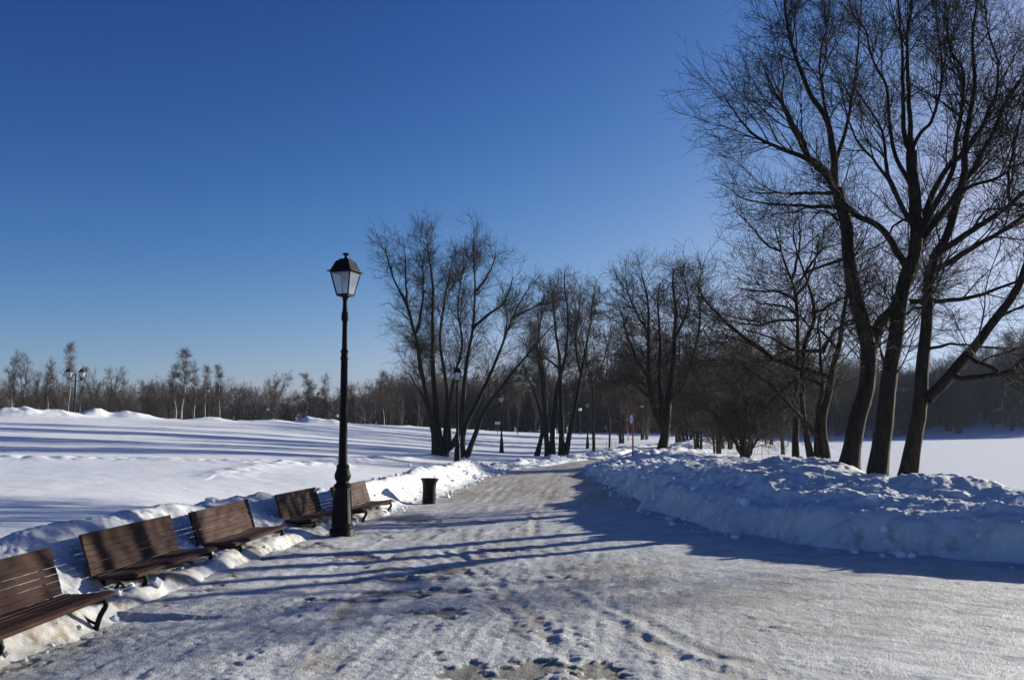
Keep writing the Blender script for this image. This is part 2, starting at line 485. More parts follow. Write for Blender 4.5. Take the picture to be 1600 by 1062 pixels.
def snow_z(x, y, detail=True):
    b = base_z(x, y)
    sl, yl = seg_dist(x, y, LEFT)          # + left of the path: in the field
    sr, yr = seg_dist(x, y, RIGHT); sr = -sr   # + right of the path: in the bank
    wob = fbm(x, y, 1.6, 3, 0.5, 4.0)
    wob2 = fbm(x, y, 0.5, 3, 0.5, 14.0)
    # ---- left
    e = sl + 0.16 * wob * sstep(16, 18, yl) + 0.07 * wob2
    near = 1 - sstep(17.0, 18.2, yl)
    far = sstep(34, 44, yl)
    face = sstep(-0.02, 1.15, e) ** 0.8
    Fl = np.where(sl > -0.6, b * (near * sstep(0.5, 1.35, e) + (1 - near) * (1 - far) * face + (1 - near) * far * sstep(0, .5, e)), 0)
    lump = (0.17 + 0.07 * fbm(x, y, 0.8, 3, .5, 2.0)) * sstep(-0.04, 0.22, e) * (1 - sstep(0.75, 1.3, e)) * near
    crest_h = (0.24 + 0.08 * near + 0.16 * (1 - near) * (1 - sstep(30, 34, yl)) + 0.20 * fbm(x, y, 2.2, 3, .5, 8.0)) * (1 - 0.55 * sstep(31, 36, yl)) * (1 - 0.45 * far)
    w = 0.42 + 0.1 * wob
    crest = np.clip(crest_h, 0.03, 1) * np.exp(-((e - 1.3 + 0.35 * (1 - near)) / w) ** 2)
    zl = Fl + lump + crest
    # mouth of the bank beside the second lamp
    # ---- right
    # the ploughed bank is highest by the lake trees and dwindles along the path
    er = sr + (0.42 * fbm(x, y, 1.9, 3, .5, 21.0) + 0.15 * wob2)
    h = np.interp(yr, [8, 9.5, 11, 13, 16, 19, 23, 27, 33, 40, 60], [0.60, 0.60, .61, .63, .66, .62, .53, .42, .24, .17, .15])
    h = h * (1 + .06 * np.exp(-((yr - 17.2) / 1.5) ** 2) - .16 * np.exp(-((yr - 14.2) / .9) ** 2))
    h = h * (1 + 0.34 * fbm(x, y, 2.3, 3, .5, 31.0) + 0.16 * fbm(x, y, 0.9, 4, .55, 37.0) * sstep(.5, 1.3, er))
    steep = np.interp(yr, [8, 16, 24, 40], [0.85, 0.85, 1.15, 1.3])
    ew = er + 0.30 * fbm(x, y, 1.1, 4, .55, 57.0)
    prof = 0.66 * sstep(-0.03, 0.62, er / steep) ** 0.8 + 0.20 * sstep(0.85, 1.25, ew) + 0.14 * sstep(1.6, 2.3, ew)
    back = 1 - sstep(2.6, 5.2, er) * 0.93
    zr = b * sstep(0, 1.2, er) + h * prof * back
    inside = np.minimum(-sl, -sr)
    z = np.where(sl > sr, zl, zr)
    z = np.where((sl < -0.02) & (sr < -0.35), np.minimum(z, 0.0) , z)
    pathm = sstep(0.0, 0.5, inside)
    z = z * (1 - pathm) + pathm * (np.minimum(b, 0) - 0.07)
    # ---- details
    bl = np.exp(-((e - 0.9) / 0.95) ** 2) * (sl > -0.1)
    br = sstep(-0.02, 0.3, er) * (1 - sstep(2.8, 4.8, er))
    rough = np.clip(bl + br, 0, 1) * np.where((sl > 0) | (sr > -0.4), 1, 0)
    if detail:
        z = z + rough * ((0.15 * br + 0.09 * bl) * (billow(x + .4 * fbm(x, y, 1.0, 2, .5, 8.), y, 1.3, 5, .45, 3.0) - 0.25) + 0.06 * cells(x, y, 0.36, 1) * sstep(.05, .6, fbm(x, y, 1.4, 2, .5, 44.)) + 0.030 * cells(x, y, 0.13, 2) * sstep(0., .5, fbm(x, y, .9, 2, .5, 54.)) + 0.052 * fbm(x, y, 0.20, 5, .68, 6.0) + 0.022 * cells(x, y, .08, 41) * sstep(-.2, .3, fbm(x, y, .7, 2, .5, 64.)))
        # layered scrape marks of the plough on the right bank
        z = z + br * 0.05 * np.abs(fbm(x * .5 + y * .8, er * 3, 0.8, 3, .5, 77.0)) * sstep(.1, .6, er)
        open_f = np.clip(1 - rough, 0, 1)
        z = z + open_f * (0.028 * fbm(x, y, 3.5, 3, .5, 60.0) + 0.012 * fbm(x, y * 1.5, .7, 3, .5, 61.0)) * (1 - pathm)
        # snow thrown right of the far path
        thrown = sstep(0.0, .6, er) * (1 - sstep(3.0, 7.0, er)) * sstep(26, 31, yr)
        z = z + thrown * (0.22 * cells(x, y, 0.55, 5) * sstep(-.35, .35, fbm(x, y, 2.4, 2, .5, 5.0)) + 0.12 * cells(x, y, 0.28, 6))
        thrown2 = np.exp(-((sl - 0.9) / 1.1) ** 2) * sstep(29, 34, yl)
        z = z + thrown2 * (0.25 * cells(x, y, 0.8, 7) * sstep(-.3, .3, fbm(x, y, 2.0, 2, .5, 15.0)) + 0.1 * cells(x, y, 0.3, 8))
        # low ridge of a trodden track across the field
        for (pts, hh, ww) in TRACKS:
            d, _ = seg_dist(x, y, pts)
            d = d + 0.35 * fbm(x, y, 2.5, 2, .5, 33.)
            z = z + hh * np.exp(-(d / ww) ** 2) * (0.55 + 0.9 * billow(x, y, .6, 3, .5, 19.) + 0.8 * cells(x, y, .45, 9))
        # mounds along the brow of the field
        for (mx, my, r, hh) in MOUNDS:
            d2 = ((x - mx) / r) ** 2 + ((y - my) / (r * 1.2)) ** 2
            z = z + hh * np.exp(-d2 ** 1.3) * (1 + 0.35 * fbm(x, y, .9, 3, .5, 71.))
        brow = np.exp(-((y - np.interp(x, BROW[:, 0], BROW[:, 1])) / 2.0) ** 2) * (x < -3)
        z = z + brow * 0.22 * np.clip(fbm(x, y, 2.2, 4, .55, 91.0) + .15, 0, 1)
        for p in DENTS:
            z = z - 0.05 * np.exp(-(((x - p[0]) / .07) ** 2 + ((y - p[1]) / .10) ** 2))
    return z, sl, sr, yl, yr, e, er

BROW = np.array([(-60, 55), (-33, 60), (-28, 62.5), (-23.5, 70), (-15.5, 80), (-10.5, 95), (-7, 105)], float)
def _track(pxs, zs):
    pts = []
    for (px, py) in pxs:
        p = at(px, py, 10); d = (p - CAM) / 10
        # march to the smooth field
        Y = 6.0
        while Y < 90:
            q = CAM + d * Y
            if q[2] < base_z(q[0], q[1]): break
            Y += 0.25
        pts.append((q[0], q[1]))
    return np.array(pts)
TRACKS = [(_track([(-60, 716), (80, 717), (230, 719), (380, 724), (520, 728), (620, 718), (680, 712)], 0), 0.07, 0.5),
          (_track([(340, 745), (420, 727), (520, 720), (600, 716)], 0), 0.05, .5)]
def _mound(px, Y, r, h):
    p = at(px, 650, Y); return (p[0], Y, r, h)
MOUNDS = [_mound(55, 58, 2.6, .30), _mound(145, 62, 0.85, .55), _mound(205, 64, 1.5, .45), _mound(20, 57, 1.6, .3), _mound(330, 70, 1.5, .25), _mound(430, 74, 1.6, .2), _mound(485, 78, 0.9, .4), _mound(515, 79, 1.1, .35), _mound(100, 59, 1.0, .2)]

def ray_ground(px, py, zoff=0.0):
    """point where the sight line first meets the plain ground"""
    d = ray(px, py); d = d / d[1]
    Y = 5.0
    while Y < 200:
        q = CAM + d * Y
        if q[2] < float(base_z(q[0], q[1])) + zoff: return q
        Y *= 1.004
    return q

def gz(x, y):
    z = snow_z(np.array([x], float), np.array([y], float), True)[0]
    return float(z[0])

def bank_point(px, py):
    d = ray(px, py); d = d / d[1]
    Y = np.linspace(7, 20, 1600)
    Pq = CAM[None] + d[None] * Y[:, None]
    z = snow_z(Pq[:, 0], Pq[:, 1], False)[0]
    k = int(np.argmax(Pq[:, 2] < np.maximum(z, 0.0)))
    return Pq[k]
DENTS += [bank_point(860 + zx / 2.162, 680 + zy / 2.162) for zx, zy in
          ((500, 325), (660, 330), (690, 335), (727, 347), (760, 350), (792, 355), (826, 355), (862, 360), (985, 368), (1050, 362), (1132, 376), (1182, 378), (1236, 382), (1290, 383), (1355, 370), (1155, 338), (1045, 325))]

def build_ground():
    u = np.concatenate([np.linspace(-2.6, -.66, 60, endpoint=False), np.linspace(-.66, .66, 720), np.linspace(.66, 2.6, 61)[1:]])
    ys = [2.2]
    while ys[-1] < 420:
        y = ys[-1]
        ys.append(y * (1.0032 if 5 < y < 34 else (1.0055 if y < 100 else 1.018)))
    ys = np.array(ys)
    U, Y = np.meshgrid(u, ys)
    X = U * (Y + 1.0)
    z, sl, sr, yl, yr, e, er = snow_z(X.ravel(), Y.ravel())
    V = np.stack([X.ravel(), Y.ravel(), z], 1)
    nr, nc = U.shape
    i = np.arange(nr - 1)[:, None] * nc
    j = np.arange(nc - 1)[None, :]
    Q = np.stack([i + j, i + j + 1, i + nc + j + 1, i + nc + j], -1).reshape(-1, 4)
    x, y = V[:, 0], V[:, 1]
    # dirt: low on the bank faces, along the pavement edge and in the dents
    dirt = 0.7 * np.exp(-((e - 0.05) / 0.18) ** 2) * (yl < 34) + 0.75 * np.exp(-((e - .3) / .42) ** 2) * (yl < 18)
    dirt = np.maximum(dirt, 0.30 * np.exp(-((er - 0.25) / 0.3) ** 2) * (yr < 30))
    dirt = dirt * np.clip(0.6 + 1.2 * fbm(x, y, .5, 3, .5, 5.), 0, 1.3)
    for p in DENTS:
        dirt = np.maximum(dirt, 0.8 * np.exp(-(((x - p[0]) / .085) ** 2 + ((y - p[1]) / .11) ** 2)))
    zq = V[Q[:, 0]]
    slq, srq, yrq, ylq = sl[Q[:, 0]], sr[Q[:, 0]], yr[Q[:, 0]], yl[Q[:, 0]]
    cat = np.zeros(len(Q), int)
    cat[(slq > -0.6) & (slq < 2.2) & (ylq < 37) & (zq[:, 1] > 3)] = 1
    cat[(srq > -0.6) & (srq < 4.4) & (yrq < 36) & (slq < 0)] = 2
    for c, nm in ((0, 'snow_field'), (1, 'bench_snow_bank'), (2, 'lakeside_snow_bank')):
        q = Q[cat == c]
        used, inv = np.unique(q, return_inverse=True)
        me = mesh_np(nm, V[used], inv.reshape(-1, 4))
        a = me.attributes.new('dirt', 'FLOAT', 'POINT')
        a.data.foreach_set('value', dirt[used].astype(np.float32))
        tag(link(nm, me, M['bank'] if c else M['snow']), kind='structure')

def build_path():
    u = np.linspace(-.72, 1.1, 820)
    ys = [2.2]
    while ys[-1] < 112:
        y = ys[-1]; ys.append(y * (1.0030 if y < 34 else 1.007))
    U, Y = np.meshgrid(u, np.array(ys))
    X = U * (Y + 1.0)
    x, y = X.ravel(), Y.ravel()
    b = base_z(x, y)
    sl, yl = seg_dist(x, y, LEFT); sr, yr = seg_dist(x, y, RIGHT); sr = -sr
    z = np.minimum(b, 0.0) * (y > 30) + 0.012
    # camber and trampled lumps
    fl = sstep(40, 20, y) if False else 1 - sstep(20, 45, y)
    z += 0.05 * np.exp(-((sl + 0.1) / 0.7) ** 2) * (y > 8) * (y < 18)
    tramp = 0.015 * fbm(x, y, 0.8, 4, .5, 1.0) + 0.014 * billow(x, y, 0.26, 4, .6, 2.0) * sstep(-.3, .3, fbm(x, y, 1.6, 2, .5, 88.)) + 0.010 * fbm(x, y, .10, 3, .6, 12.) - 0.007 * cells(x, y, .24, 31) * sstep(.0, .5, fbm(x, y, 1.3, 3, .5, 66.)) + 0.016 * cells(x, y, .10, 32) * sstep(.0, .4, fbm(x, y, .8, 3, .5, 67.))
    # streaks along the way people walk and wheels roll
    ux = x - 0.13 * y
    streak = 0.020 * fbm(ux * 3.0, y * .30, 1.0, 4, .6, 40.0)
    wr = sstep(0.5, 3.0, x) * (1 - sstep(13, 17, y))
    al, ac = x * .79 - y * .61, x * .61 + y * .79
    streak2 = 0.020 * fbm(al * .30, ac * 2.6, 1.0, 5, .62, 47.0)
    streak = streak * (1 - wr) + streak2 * wr
    z += tramp * (0.45 + 0.55 * fl) * (1 - .55 * wr) + streak
    # ruts
    for (a, c, off) in (((688, 858), (756, 922), 0), ((705, 857), (779, 920), 0), ((828, 985), (930, 1062), 1)):
        A, B_ = ground(*a), ground(*c)
        d, _ = seg_dist(x, y, np.array([A[:2], B_[:2]]))
        z += (-0.014 * np.exp(-(d / .06) ** 2) + 0.008 * np.exp(-((np.abs(d) - .12) / .06) ** 2)) * (0.35 if off else 1) * (.6 + 1.0 * fbm(x, y, .5, 2, .5, 3.))
    tracks = np.zeros_like(x)
    for pts in (((810, 738), (772, 775), (735, 815), (716, 850), (735, 895), (790, 960), (880, 1080)), ((822, 738), (790, 775), (757, 815), (742, 850), (762, 895), (822, 960), (915, 1080)),
                ((870, 735), (842, 775), (818, 815), (815, 850), (850, 900), (935, 960), (1080, 1040), (1250, 1090)), ((880, 735), (858, 775), (838, 815), (838, 850), (875, 897), (965, 952), (1110, 1025), (1300, 1075)),
                ((790, 742), (720, 790), (640, 850), (560, 930), (480, 1060)), ((800, 742), (735, 790), (660, 850), (585, 930), (510, 1060))):
        L = np.array([ground(*p)[:2] for p in pts])
        L = resample(np.concatenate([L, np.zeros((len(L), 1))], 1), 30)[:, :2]
        d, _ = seg_dist(x, y, L)
        d = d + .05 * fbm(x, y, 1.2, 2, .5, 23.)
        k = sstep(-.35, .25, fbm(x, y, 1.5, 2, .5, 29.))
        z += k * (-0.0065 * np.exp(-(d / .07) ** 2) + 0.004 * np.exp(-((np.abs(d) - .12) / .05) ** 2))
        tracks = np.maximum(tracks, k * np.exp(-(d / .11) ** 2))
    # bare paving patches
    bare = np.zeros_like(x)
    for (px, py, wx, wy, k) in ((555, 873, .55, .35, 1), (640, 905, .5, .28, .9), (700, 893, .45, .3, .9), (540, 912, .35, .16, .9), (625, 930, .42, .22, 1), (700, 925, .3, .25, .9), (530, 940, .42, .10, 1), (690, 955, .4, .14, .8), (735, 1052, .26, .26, 1), (825, 1050, .34, .30, 1), (935, 1052, .28, .26, 1), (700, 1026, .2, .16, .7), (640, 815, .4, 1.0, .9), (600, 840, .25, .5, .7), (480, 860, .5, .3, .8), (430, 880, .3, .3, .7), (790, 860, .5, .3, .7), (870, 905, .3, .2, .5), (745, 815, .5, .8, .5), (690, 958, .3, .3, .85), (120, 1003, .15, .15, .9), (60, 1030, .15, .15, .8), (300, 1010, .2, .1, .5)):
        p = ground(px, py)
        d2 = ((x - p[0]) / wx) ** 2 + ((y - p[1]) / wy) ** 2
        bare = np.maximum(bare, k * np.exp(-d2))
    edge = np.exp(-((sl + 0.12) / 0.16) ** 2) * (y > 5) * (y < 28)
    bare = np.maximum(bare, 0.42 * edge)
    bn = fbm(x, y, .30, 6, .75, 25.0)
    bare = sstep(0.47, 0.55, bare * .92 + 1.15 * bn * (bare > .05))
    z -= 0.012 * bare + (tramp * 0.7) * bare
    # sand: strewn on the far path, on the sunny middle and wheel streaks
    sand = 0.95 * sstep(15, 23, y) * (1 - sstep(40, 55, y) * .2)
    mid = np.exp(-(((sl + 0.9) / 0.8) ** 2)) * sstep(32, 38, y)
    sand = np.maximum(sand * (0.55 + .45 * (1 - sstep(32, 40, y))), mid * 1.0)
    for (px, py, wx, wy, k) in ((1150, 930, 2.6, 1.2, .75), (1450, 950, 2.0, .9, .55), (950, 900, 1.3, 1.2, .75), (780, 860, .9, 1.5, .5), (1300, 985, 1.6, .6, .5), (1050, 960, 1.2, .6, .5), (640, 930, 1.2, .7, .35)):
        p = ground(px, py)
        sand = np.maximum(sand, k * np.exp(-(((x - p[0]) / wx) ** 2 + ((y - p[1]) / wy) ** 2)))
    sand = np.maximum(sand, .8 * tracks)
    sand = sand * np.clip(0.75 + 1.1 * fbm(ux * 2.2, y * .4, 1.2, 4, .6, 50.0), 0, 1.25)
    z = np.where((b < -.05) & (y < 40) & (sr > 0.3), z, z)
    V = np.stack([x, y, z], 1)
    nr, nc = U.shape
    i = np.arange(nr - 1)[:, None] * nc
    j = np.arange(nc - 1)[None, :]
    Q = np.stack([i + j, i + j + 1, i + nc + j + 1, i + nc + j], -1).reshape(-1, 4)
    keep = (sl[Q[:, 0]] < 0.32) & (sr[Q[:, 0]] < 0.36)
    Q = Q[keep]
    used, inv = np.unique(Q, return_inverse=True)
    me = mesh_np('footpath', V[used], inv.reshape(-1, 4))
    for nm, arr in (('bare', bare), ('sand', sand)):
        a = me.attributes.new(nm, 'FLOAT', 'POINT')
        a.data.foreach_set('value', arr[used].astype(np.float32))
    tag(link('footpath', me, M['path']), kind='structure')

build_ground()
build_path()
# the frozen lake: one sheet, its shore is where the land rises through it
lx = np.linspace(6, 240, 120); ly = np.concatenate([np.linspace(9, 60, 90), np.linspace(61, 150, 60)])
LX, LY = np.meshgrid(lx, ly)
LZ = -0.30 + 0.012 * fbm(LX.ravel(), LY.ravel(), 6, 3, .5, 3.0)
i = np.arange(len(ly) - 1)[:, None] * len(lx); j = np.arange(len(lx) - 1)[None, :]
tag(link('frozen_lake', mesh_np('frozen_lake', np.stack([LX.ravel(), LY.ravel(), LZ], 1), np.stack([i + j, i + j + 1, i + len(lx) + j + 1, i + len(lx) + j], -1).reshape(-1, 4)), M['lake']), kind='structure')

# clods of broken snow along the banks: uncountable
def clods():
    import bmesh
    bm = bmesh.new(); bmesh.ops.create_icosphere(bm, subdivisions=1, radius=1.0)
    bm.verts.index_update()
    V0 = np.array([v.co[:] for v in bm.verts]); F0 = np.array([[v.index for v in f.verts] for f in bm.faces]); bm.free()
    r = np.random.default_rng(11)
    pts = []
    for (L, sgn, y0, y1, n, spread) in ((LEFT, 1, 5.5, 36, 600, 1.1), (RIGHT, -1, 8.5, 40, 600, 2.0), (LEFT, 1, 34, 75, 500, 1.6), (RIGHT, -1, 27, 60, 900, 3.0)):
        seglen = np.hypot(np.diff(L[:, 0]), np.diff(L[:, 1]))
        acc = np.concatenate([[0], np.cumsum(seglen)])
        t = r.random(n * 3) * acc[-1]
        X = np.interp(t, acc, L[:, 0]); Y = np.interp(t, acc, L[:, 1])
        dx = np.interp(t + .1, acc, L[:, 0]) - X; dy = np.interp(t + .1, acc, L[:, 1]) - Y
        l = np.hypot(dx, dy) + 1e-6
        off = np.abs(r.normal(0, spread, n * 3)) * 0.7 - 0.1
        X, Y = X - sgn * dy / l * off, Y + sgn * dx / l * off
        k = (Y > y0) & (Y < y1) & (X < 14)
        pts.append(np.stack([X[k], Y[k]], 1)[:n])
    nsm = sum(len(q) for q in pts)
    for (L, sgn, y0, y1, n, lo, hi) in ((RIGHT, -1, 9, 26, 170, -.35, 1.6), (LEFT, 1, 6, 33, 60, -.2, 1.5)):
        seglen = np.hypot(np.diff(L[:, 0]), np.diff(L[:, 1])); acc = np.concatenate([[0], np.cumsum(seglen)])
        t = r.random(n * 6) * acc[-1]
        X = np.interp(t, acc, L[:, 0]); Y = np.interp(t, acc, L[:, 1])
        dx = np.interp(t + .1, acc, L[:, 0]) - X; dy = np.interp(t + .1, acc, L[:, 1]) - Y
        l = np.hypot(dx, dy) + 1e-6; off = lo + (hi - lo) * r.random(n * 6) ** 1.3
        X, Y = X - sgn * dy / l * off, Y + sgn * dx / l * off
        k = (Y > y0) & (Y < y1) & (X < 12)
        pts.append(np.stack([X[k], Y[k]], 1)[:n])
    P = np.concatenate(pts)
    z = snow_z(P[:, 0], P[:, 1])[0]
    z = np.maximum(z, 0.01)
    s = 0.010 + 0.040 * r.random(len(P)) ** 4
    s *= np.clip(P[:, 1] / 16, 0.8, 1.4)
    s[nsm:] = 0.02 + 0.055 * r.random(len(P) - nsm) ** 2.5
    nv = len(V0)
    sc = s[:, None, None] * (0.7 + .6 * r.random((len(P), 1, 3)))
    rad = 1 + 0.24 * r.normal(size=(len(P), nv, 1))
    V = V0[None] * rad * sc
    a = r.random(len(P)) * 6.28
    ca, sa = np.cos(a)[:, None], np.sin(a)[:, None]
    V = np.stack([V[..., 0] * ca - V[..., 1] * sa, V[..., 0] * sa + V[..., 1] * ca, V[..., 2]], -1)
    V += np.stack([P[:, 0], P[:, 1], z + s * 0.25], 1)[:, None, :]
    F = (F0[None] + (np.arange(len(P)) * nv)[:, None, None]).reshape(-1, 3)
    me = mesh_np('snow_clods', V.reshape(-1, 3), F, smooth=False)
    tag(link('snow_clods', me, M['snow']), 'loose clods of white snow scattered along the ploughed banks', 'snow', kind='stuff')
clods()

# ------------------------------------------------------------------ trees
def grow(P, Rd, per_m, t0, t1, ang, L, K, gnarl, trop, rr, rmax, rtip, r, fall=0.5, out=None, outw=0.0, cap=None):
    """children of all branches P (N,K0,3) at once"""
    Nn, K0, _ = P.shape
    seg = np.linalg.norm(np.diff(P, axis=1), axis=2)
    length = seg.sum(1)
    n = r.poisson(length * (t1 - t0) * per_m)
    idx = np.repeat(np.arange(Nn), n)
    if cap and len(idx) > cap:
        idx = np.sort(r.choice(idx, cap, replace=False))
    Mm = len(idx)
    t = t0 + (t1 - t0) * r.random(Mm)
    f = t * (K0 - 1); k = np.minimum(f.astype(int), K0 - 2); fr = (f - k)[:, None]
    p = P[idx, k] * (1 - fr) + P[idx, k + 1] * fr
    T = P[idx, k + 1] - P[idx, k]; T /= np.linalg.norm(T, axis=1, keepdims=True) + 1e-9
    pr = Rd[idx, k] * (1 - fr[:, 0]) + Rd[idx, k + 1] * fr[:, 0]
    q = r.normal(size=(Mm, 3)); q -= (q * T).sum(1, keepdims=True) * T
    q /= np.linalg.norm(q, axis=1, keepdims=True) + 1e-9
    if out is not None:
        o = p - out; o[:, 2] *= 0.4
        o /= np.linalg.norm(o, axis=1, keepdims=True) + 1e-9
        q = q + outw * o
        q -= (q * T).sum(1, keepdims=True) * T
        q /= np.linalg.norm(q, axis=1, keepdims=True) + 1e-9
    a = np.radians(ang[0] + (ang[1] - ang[0]) * r.random(Mm))[:, None]
    d = np.cos(a) * T + np.sin(a) * q
    ln = (L[0] + (L[1] - L[0]) * r.random(Mm) ** 1.4) * (1 - fall * t)
    C = np.empty((Mm, K, 3)); C[:, 0] = p
    for s in range(1, K):
        d = d + gnarl * r.normal(size=(Mm, 3))
        d[:, 2] += trop
        d /= np.linalg.norm(d, axis=1, keepdims=True) + 1e-9
        C[:, s] = C[:, s - 1] + d * (ln / (K - 1))[:, None]
    r0 = np.minimum(np.minimum(pr * rr, rmax), 0.02 * ln + 0.003)
    r0 = np.maximum(r0, rtip * 1.2)
    CR = r0[:, None] + (rtip - r0)[:, None] * np.linspace(0, 1, K)[None] ** 0.8
    return C, CR

def merge(parts):
    V, Q, n = [], [], 0
    for v, q in parts:
        V.append(v); Q.append(q + n); n += len(v)
    return np.concatenate(V), np.concatenate(Q)

def stems_from_px(stems, Y0, base, spread=0.35, K=36, seed=1, follow=True):
    """stems: list of (points in photo pixels, r0 px, r1 px[, dY[, Y offset]]); gives polylines in metres"""
    r = np.random.default_rng(seed)
    Ps, Rs = [], []
    for st in stems:
        pts, r0, r1 = st[0], st[1], st[2]
        pts = np.array(pts, float)
        n = len(pts)
        dy = st[3] if len(st) > 3 else r.normal(0, spread)
        y0 = st[4] if len(st) > 4 else 0.0
        hgt = np.linspace(0, 1, n) ** 1.2
        P = np.array([at(px, py, Y0 + y0 + dy * h) for (px, py), h in zip(pts, hgt)])
        P = resample(P, K)
        ex, ey = pts[-1]
        ln = np.linalg.norm(np.diff(P, axis=0), axis=1).sum()
        cut = (1.15 if Y0 < 18 else 0.75 if Y0 < 25 else 0.9)
        if r1 < 1.7 and ey > 0 and ex < 1600 and ln > 2.2:      # the side shoots carry the limb on to its outline
            P = resample(P[:max(6, int(round(K * (1 - cut / ln))))], K)
        wig = r.normal(0, 1, (K, 3)); 
        for _ in range(3): wig[1:-1] = (wig[:-2] + wig[1:-1] * 2 + wig[2:]) / 4
        wig[0] = 0
        P = P + wig * (0.018 if Y0 < 25 else 0.03)
        sc = (Y0 + y0) / FPX * (0.95 if Y0 < 25 else 0.8)
        rr = (r0 + (r1 - r0) * np.linspace(0, 1, K) ** 0.75) * sc
        Ps.append(P); Rs.append(rr)
    return np.array(Ps), np.array(Rs)

def put_tree(name, P, Rd, levels, label, cat, group=None, trunk_mat='bark', twig_mat='twig', base=None, seed=5, sides=12, flare=1.35, rise=True, rootdepth=0.5, ntrunk=None):
    """P, Rd main stems (world). levels: list of dicts for grow()."""
    r = np.random.default_rng(seed)
    if base is None:
        base = P[0, 0].copy()
    base = np.array(base, float)
    P = P.copy(); Rd = Rd.copy()
    ctr = P[:, :, :].reshape(-1, 3).mean(0)
    root = empty(name, tuple(base))
    tag(root, label, cat, group)
    # trunk mesh: uneven bark surface
    V, Q = tubes(P, Rd, sides)
    Nn, K, _ = P.shape
    ring = V.reshape(Nn, K, sides, 3)
    c = P[:, :, None, :]
    bumpy = 1 + 0.025 * r.normal(size=(Nn, K, sides, 1))
    low = np.clip(1 - np.linspace(0, 1, K) * 9, 0, 1)[None, :, None, None]
    first = np.zeros((Nn, 1, 1, 1)); first[:ntrunk or Nn] = 1
    fl = 1 + (flare - 1) * low * first * (1 + 0.3 * r.normal(size=(Nn, 1, sides, 1)))
    ring = c + (ring - c) * bumpy * fl
    parts = [(ring.reshape(-1, 3), Q)]
    # roots run down below the snow
    low_p = P[:ntrunk or Nn, :1]; down = low_p.copy(); down[:, :, 2] -= rootdepth
    rp = np.concatenate([down, low_p], 1); rrad = np.repeat(Rd[:ntrunk or Nn, :1] * flare, 2, 1)
    parts.append(tubes(rp, rrad, sides))
    V, Q = merge(parts)
    link('trunk', mesh_np('trunk', V - base, Q), M[trunk_mat], root)
    parts = []
    cur, cr = P, Rd
    for li, lv in enumerate(levels):
        lv = dict(lv); sd = lv.pop('sides', 3)
        cur, cr = grow(cur, cr, r=r, out=ctr if lv.get('outw') else None, **lv)
        if len(cur): parts.append(tubes(cur, cr, sd))
    V, Q = merge(parts)
    link('crown', mesh_np('crown', V - base, Q), M[twig_mat], root)
    return root

def lv(per_m, t0, t1, ang, L, K, gnarl=.14, trop=.03, rr=.62, rmax=.05, rtip=.004, fall=.45, outw=0.0, sides=3, cap=None):
    return dict(per_m=per_m, t0=t0, t1=t1, ang=ang, L=L, K=K, gnarl=gnarl, trop=trop, rr=rr, rmax=rmax, rtip=rtip, fall=fall, outw=outw, sides=sides, cap=cap)

BIG = [lv(4.6, .26, 1.0, (20, 52), (.9, 2.9), 10, .12, .028, .55, .017, .0042, .52, .5, 5),
       lv(7.0, .08, 1.0, (24, 56), (.4, 1.35), 7, .14, .02, .6, .0062, .0032, .35, .3, 3),
       lv(13., .06, 1.0, (26, 60), (.22, .70), 5, .15, .015, .7, .0038, .0024, .3, 0, 3)]

# three big lakeside trees on the bank, right
tA = [([(1327, 752), (1330, 715), (1338, 665), (1353, 610), (1358, 560), (1356, 532), (1349, 509), (1337, 464), (1330, 422), (1326, 390), (1322, 350), (1314, 320), (1305, 294)], 16, 9.5, 0.2),
      ([(1357, 552), (1362, 533), (1378, 502), (1396, 483), (1410, 458), (1424, 430), (1436, 380), (1440, 330)], 11.5, 6, 1.2, .03),
      ([(1305, 296), (1303, 256), (1300, 228), (1297, 200), (1284, 172), (1269, 150), (1254, 117), (1241, 88), (1231, 47), (1226, 0), (1222, -60)], 7, 1.2, .3, .2),
      ([(1296, 196), (1288, 160), (1284, 132), (1282, 85), (1293, 38), (1298, -20)], 3, .8, .8, .25),
      ([(1308, 300), (1286, 264), (1263, 245), (1250, 211), (1216, 151), (1205, 132), (1178, 75), (1165, 20)], 7, 1, -.9, .2),
      ([(1290, 272), (1261, 248), (1230, 236), (1208, 226), (1171, 203), (1140, 162), (1114, 113), (1100, 75)], 5.5, .9, .8, .2),
      ([(1263, 246), (1240, 206), (1222, 160), (1225, 110), (1210, 60), (1196, 5)], 4, .8, .9, .1),
      ([(1302, 301), (1262, 302), (1220, 302), (1178, 301), (1133, 286), (1088, 256)], 3.6, .8, -.6, .2),
      ([(1312, 323), (1270, 322), (1220, 320), (1189, 316), (1114, 298), (1062, 279)], 4.2, .8, .7, .2),
      ([(1322, 352), (1290, 330), (1270, 340), (1240, 372), (1222, 400)], 3.2, .8, -.9, .2),
      ([(1303, 262), (1316, 220), (1330, 170), (1338, 110), (1342, 50), (1350, -20)], 4, .9, 1.0, .2),
      ([(1327, 400), (1295, 412), (1262, 425), (1232, 452), (1200, 455)], 3.4, .8, .6, .2),
      ([(1345, 495), (1322, 505), (1300, 520), (1288, 540)], 2.6, .8, .3, .1),
      ]
P, Rr = stems_from_px(tA, 17.6, None, seed=2)
put_tree('willow_tree', P, Rr, BIG, 'tall bare willow forking into a wide V above the snow bank', 'tree', seed=21, ntrunk=1)

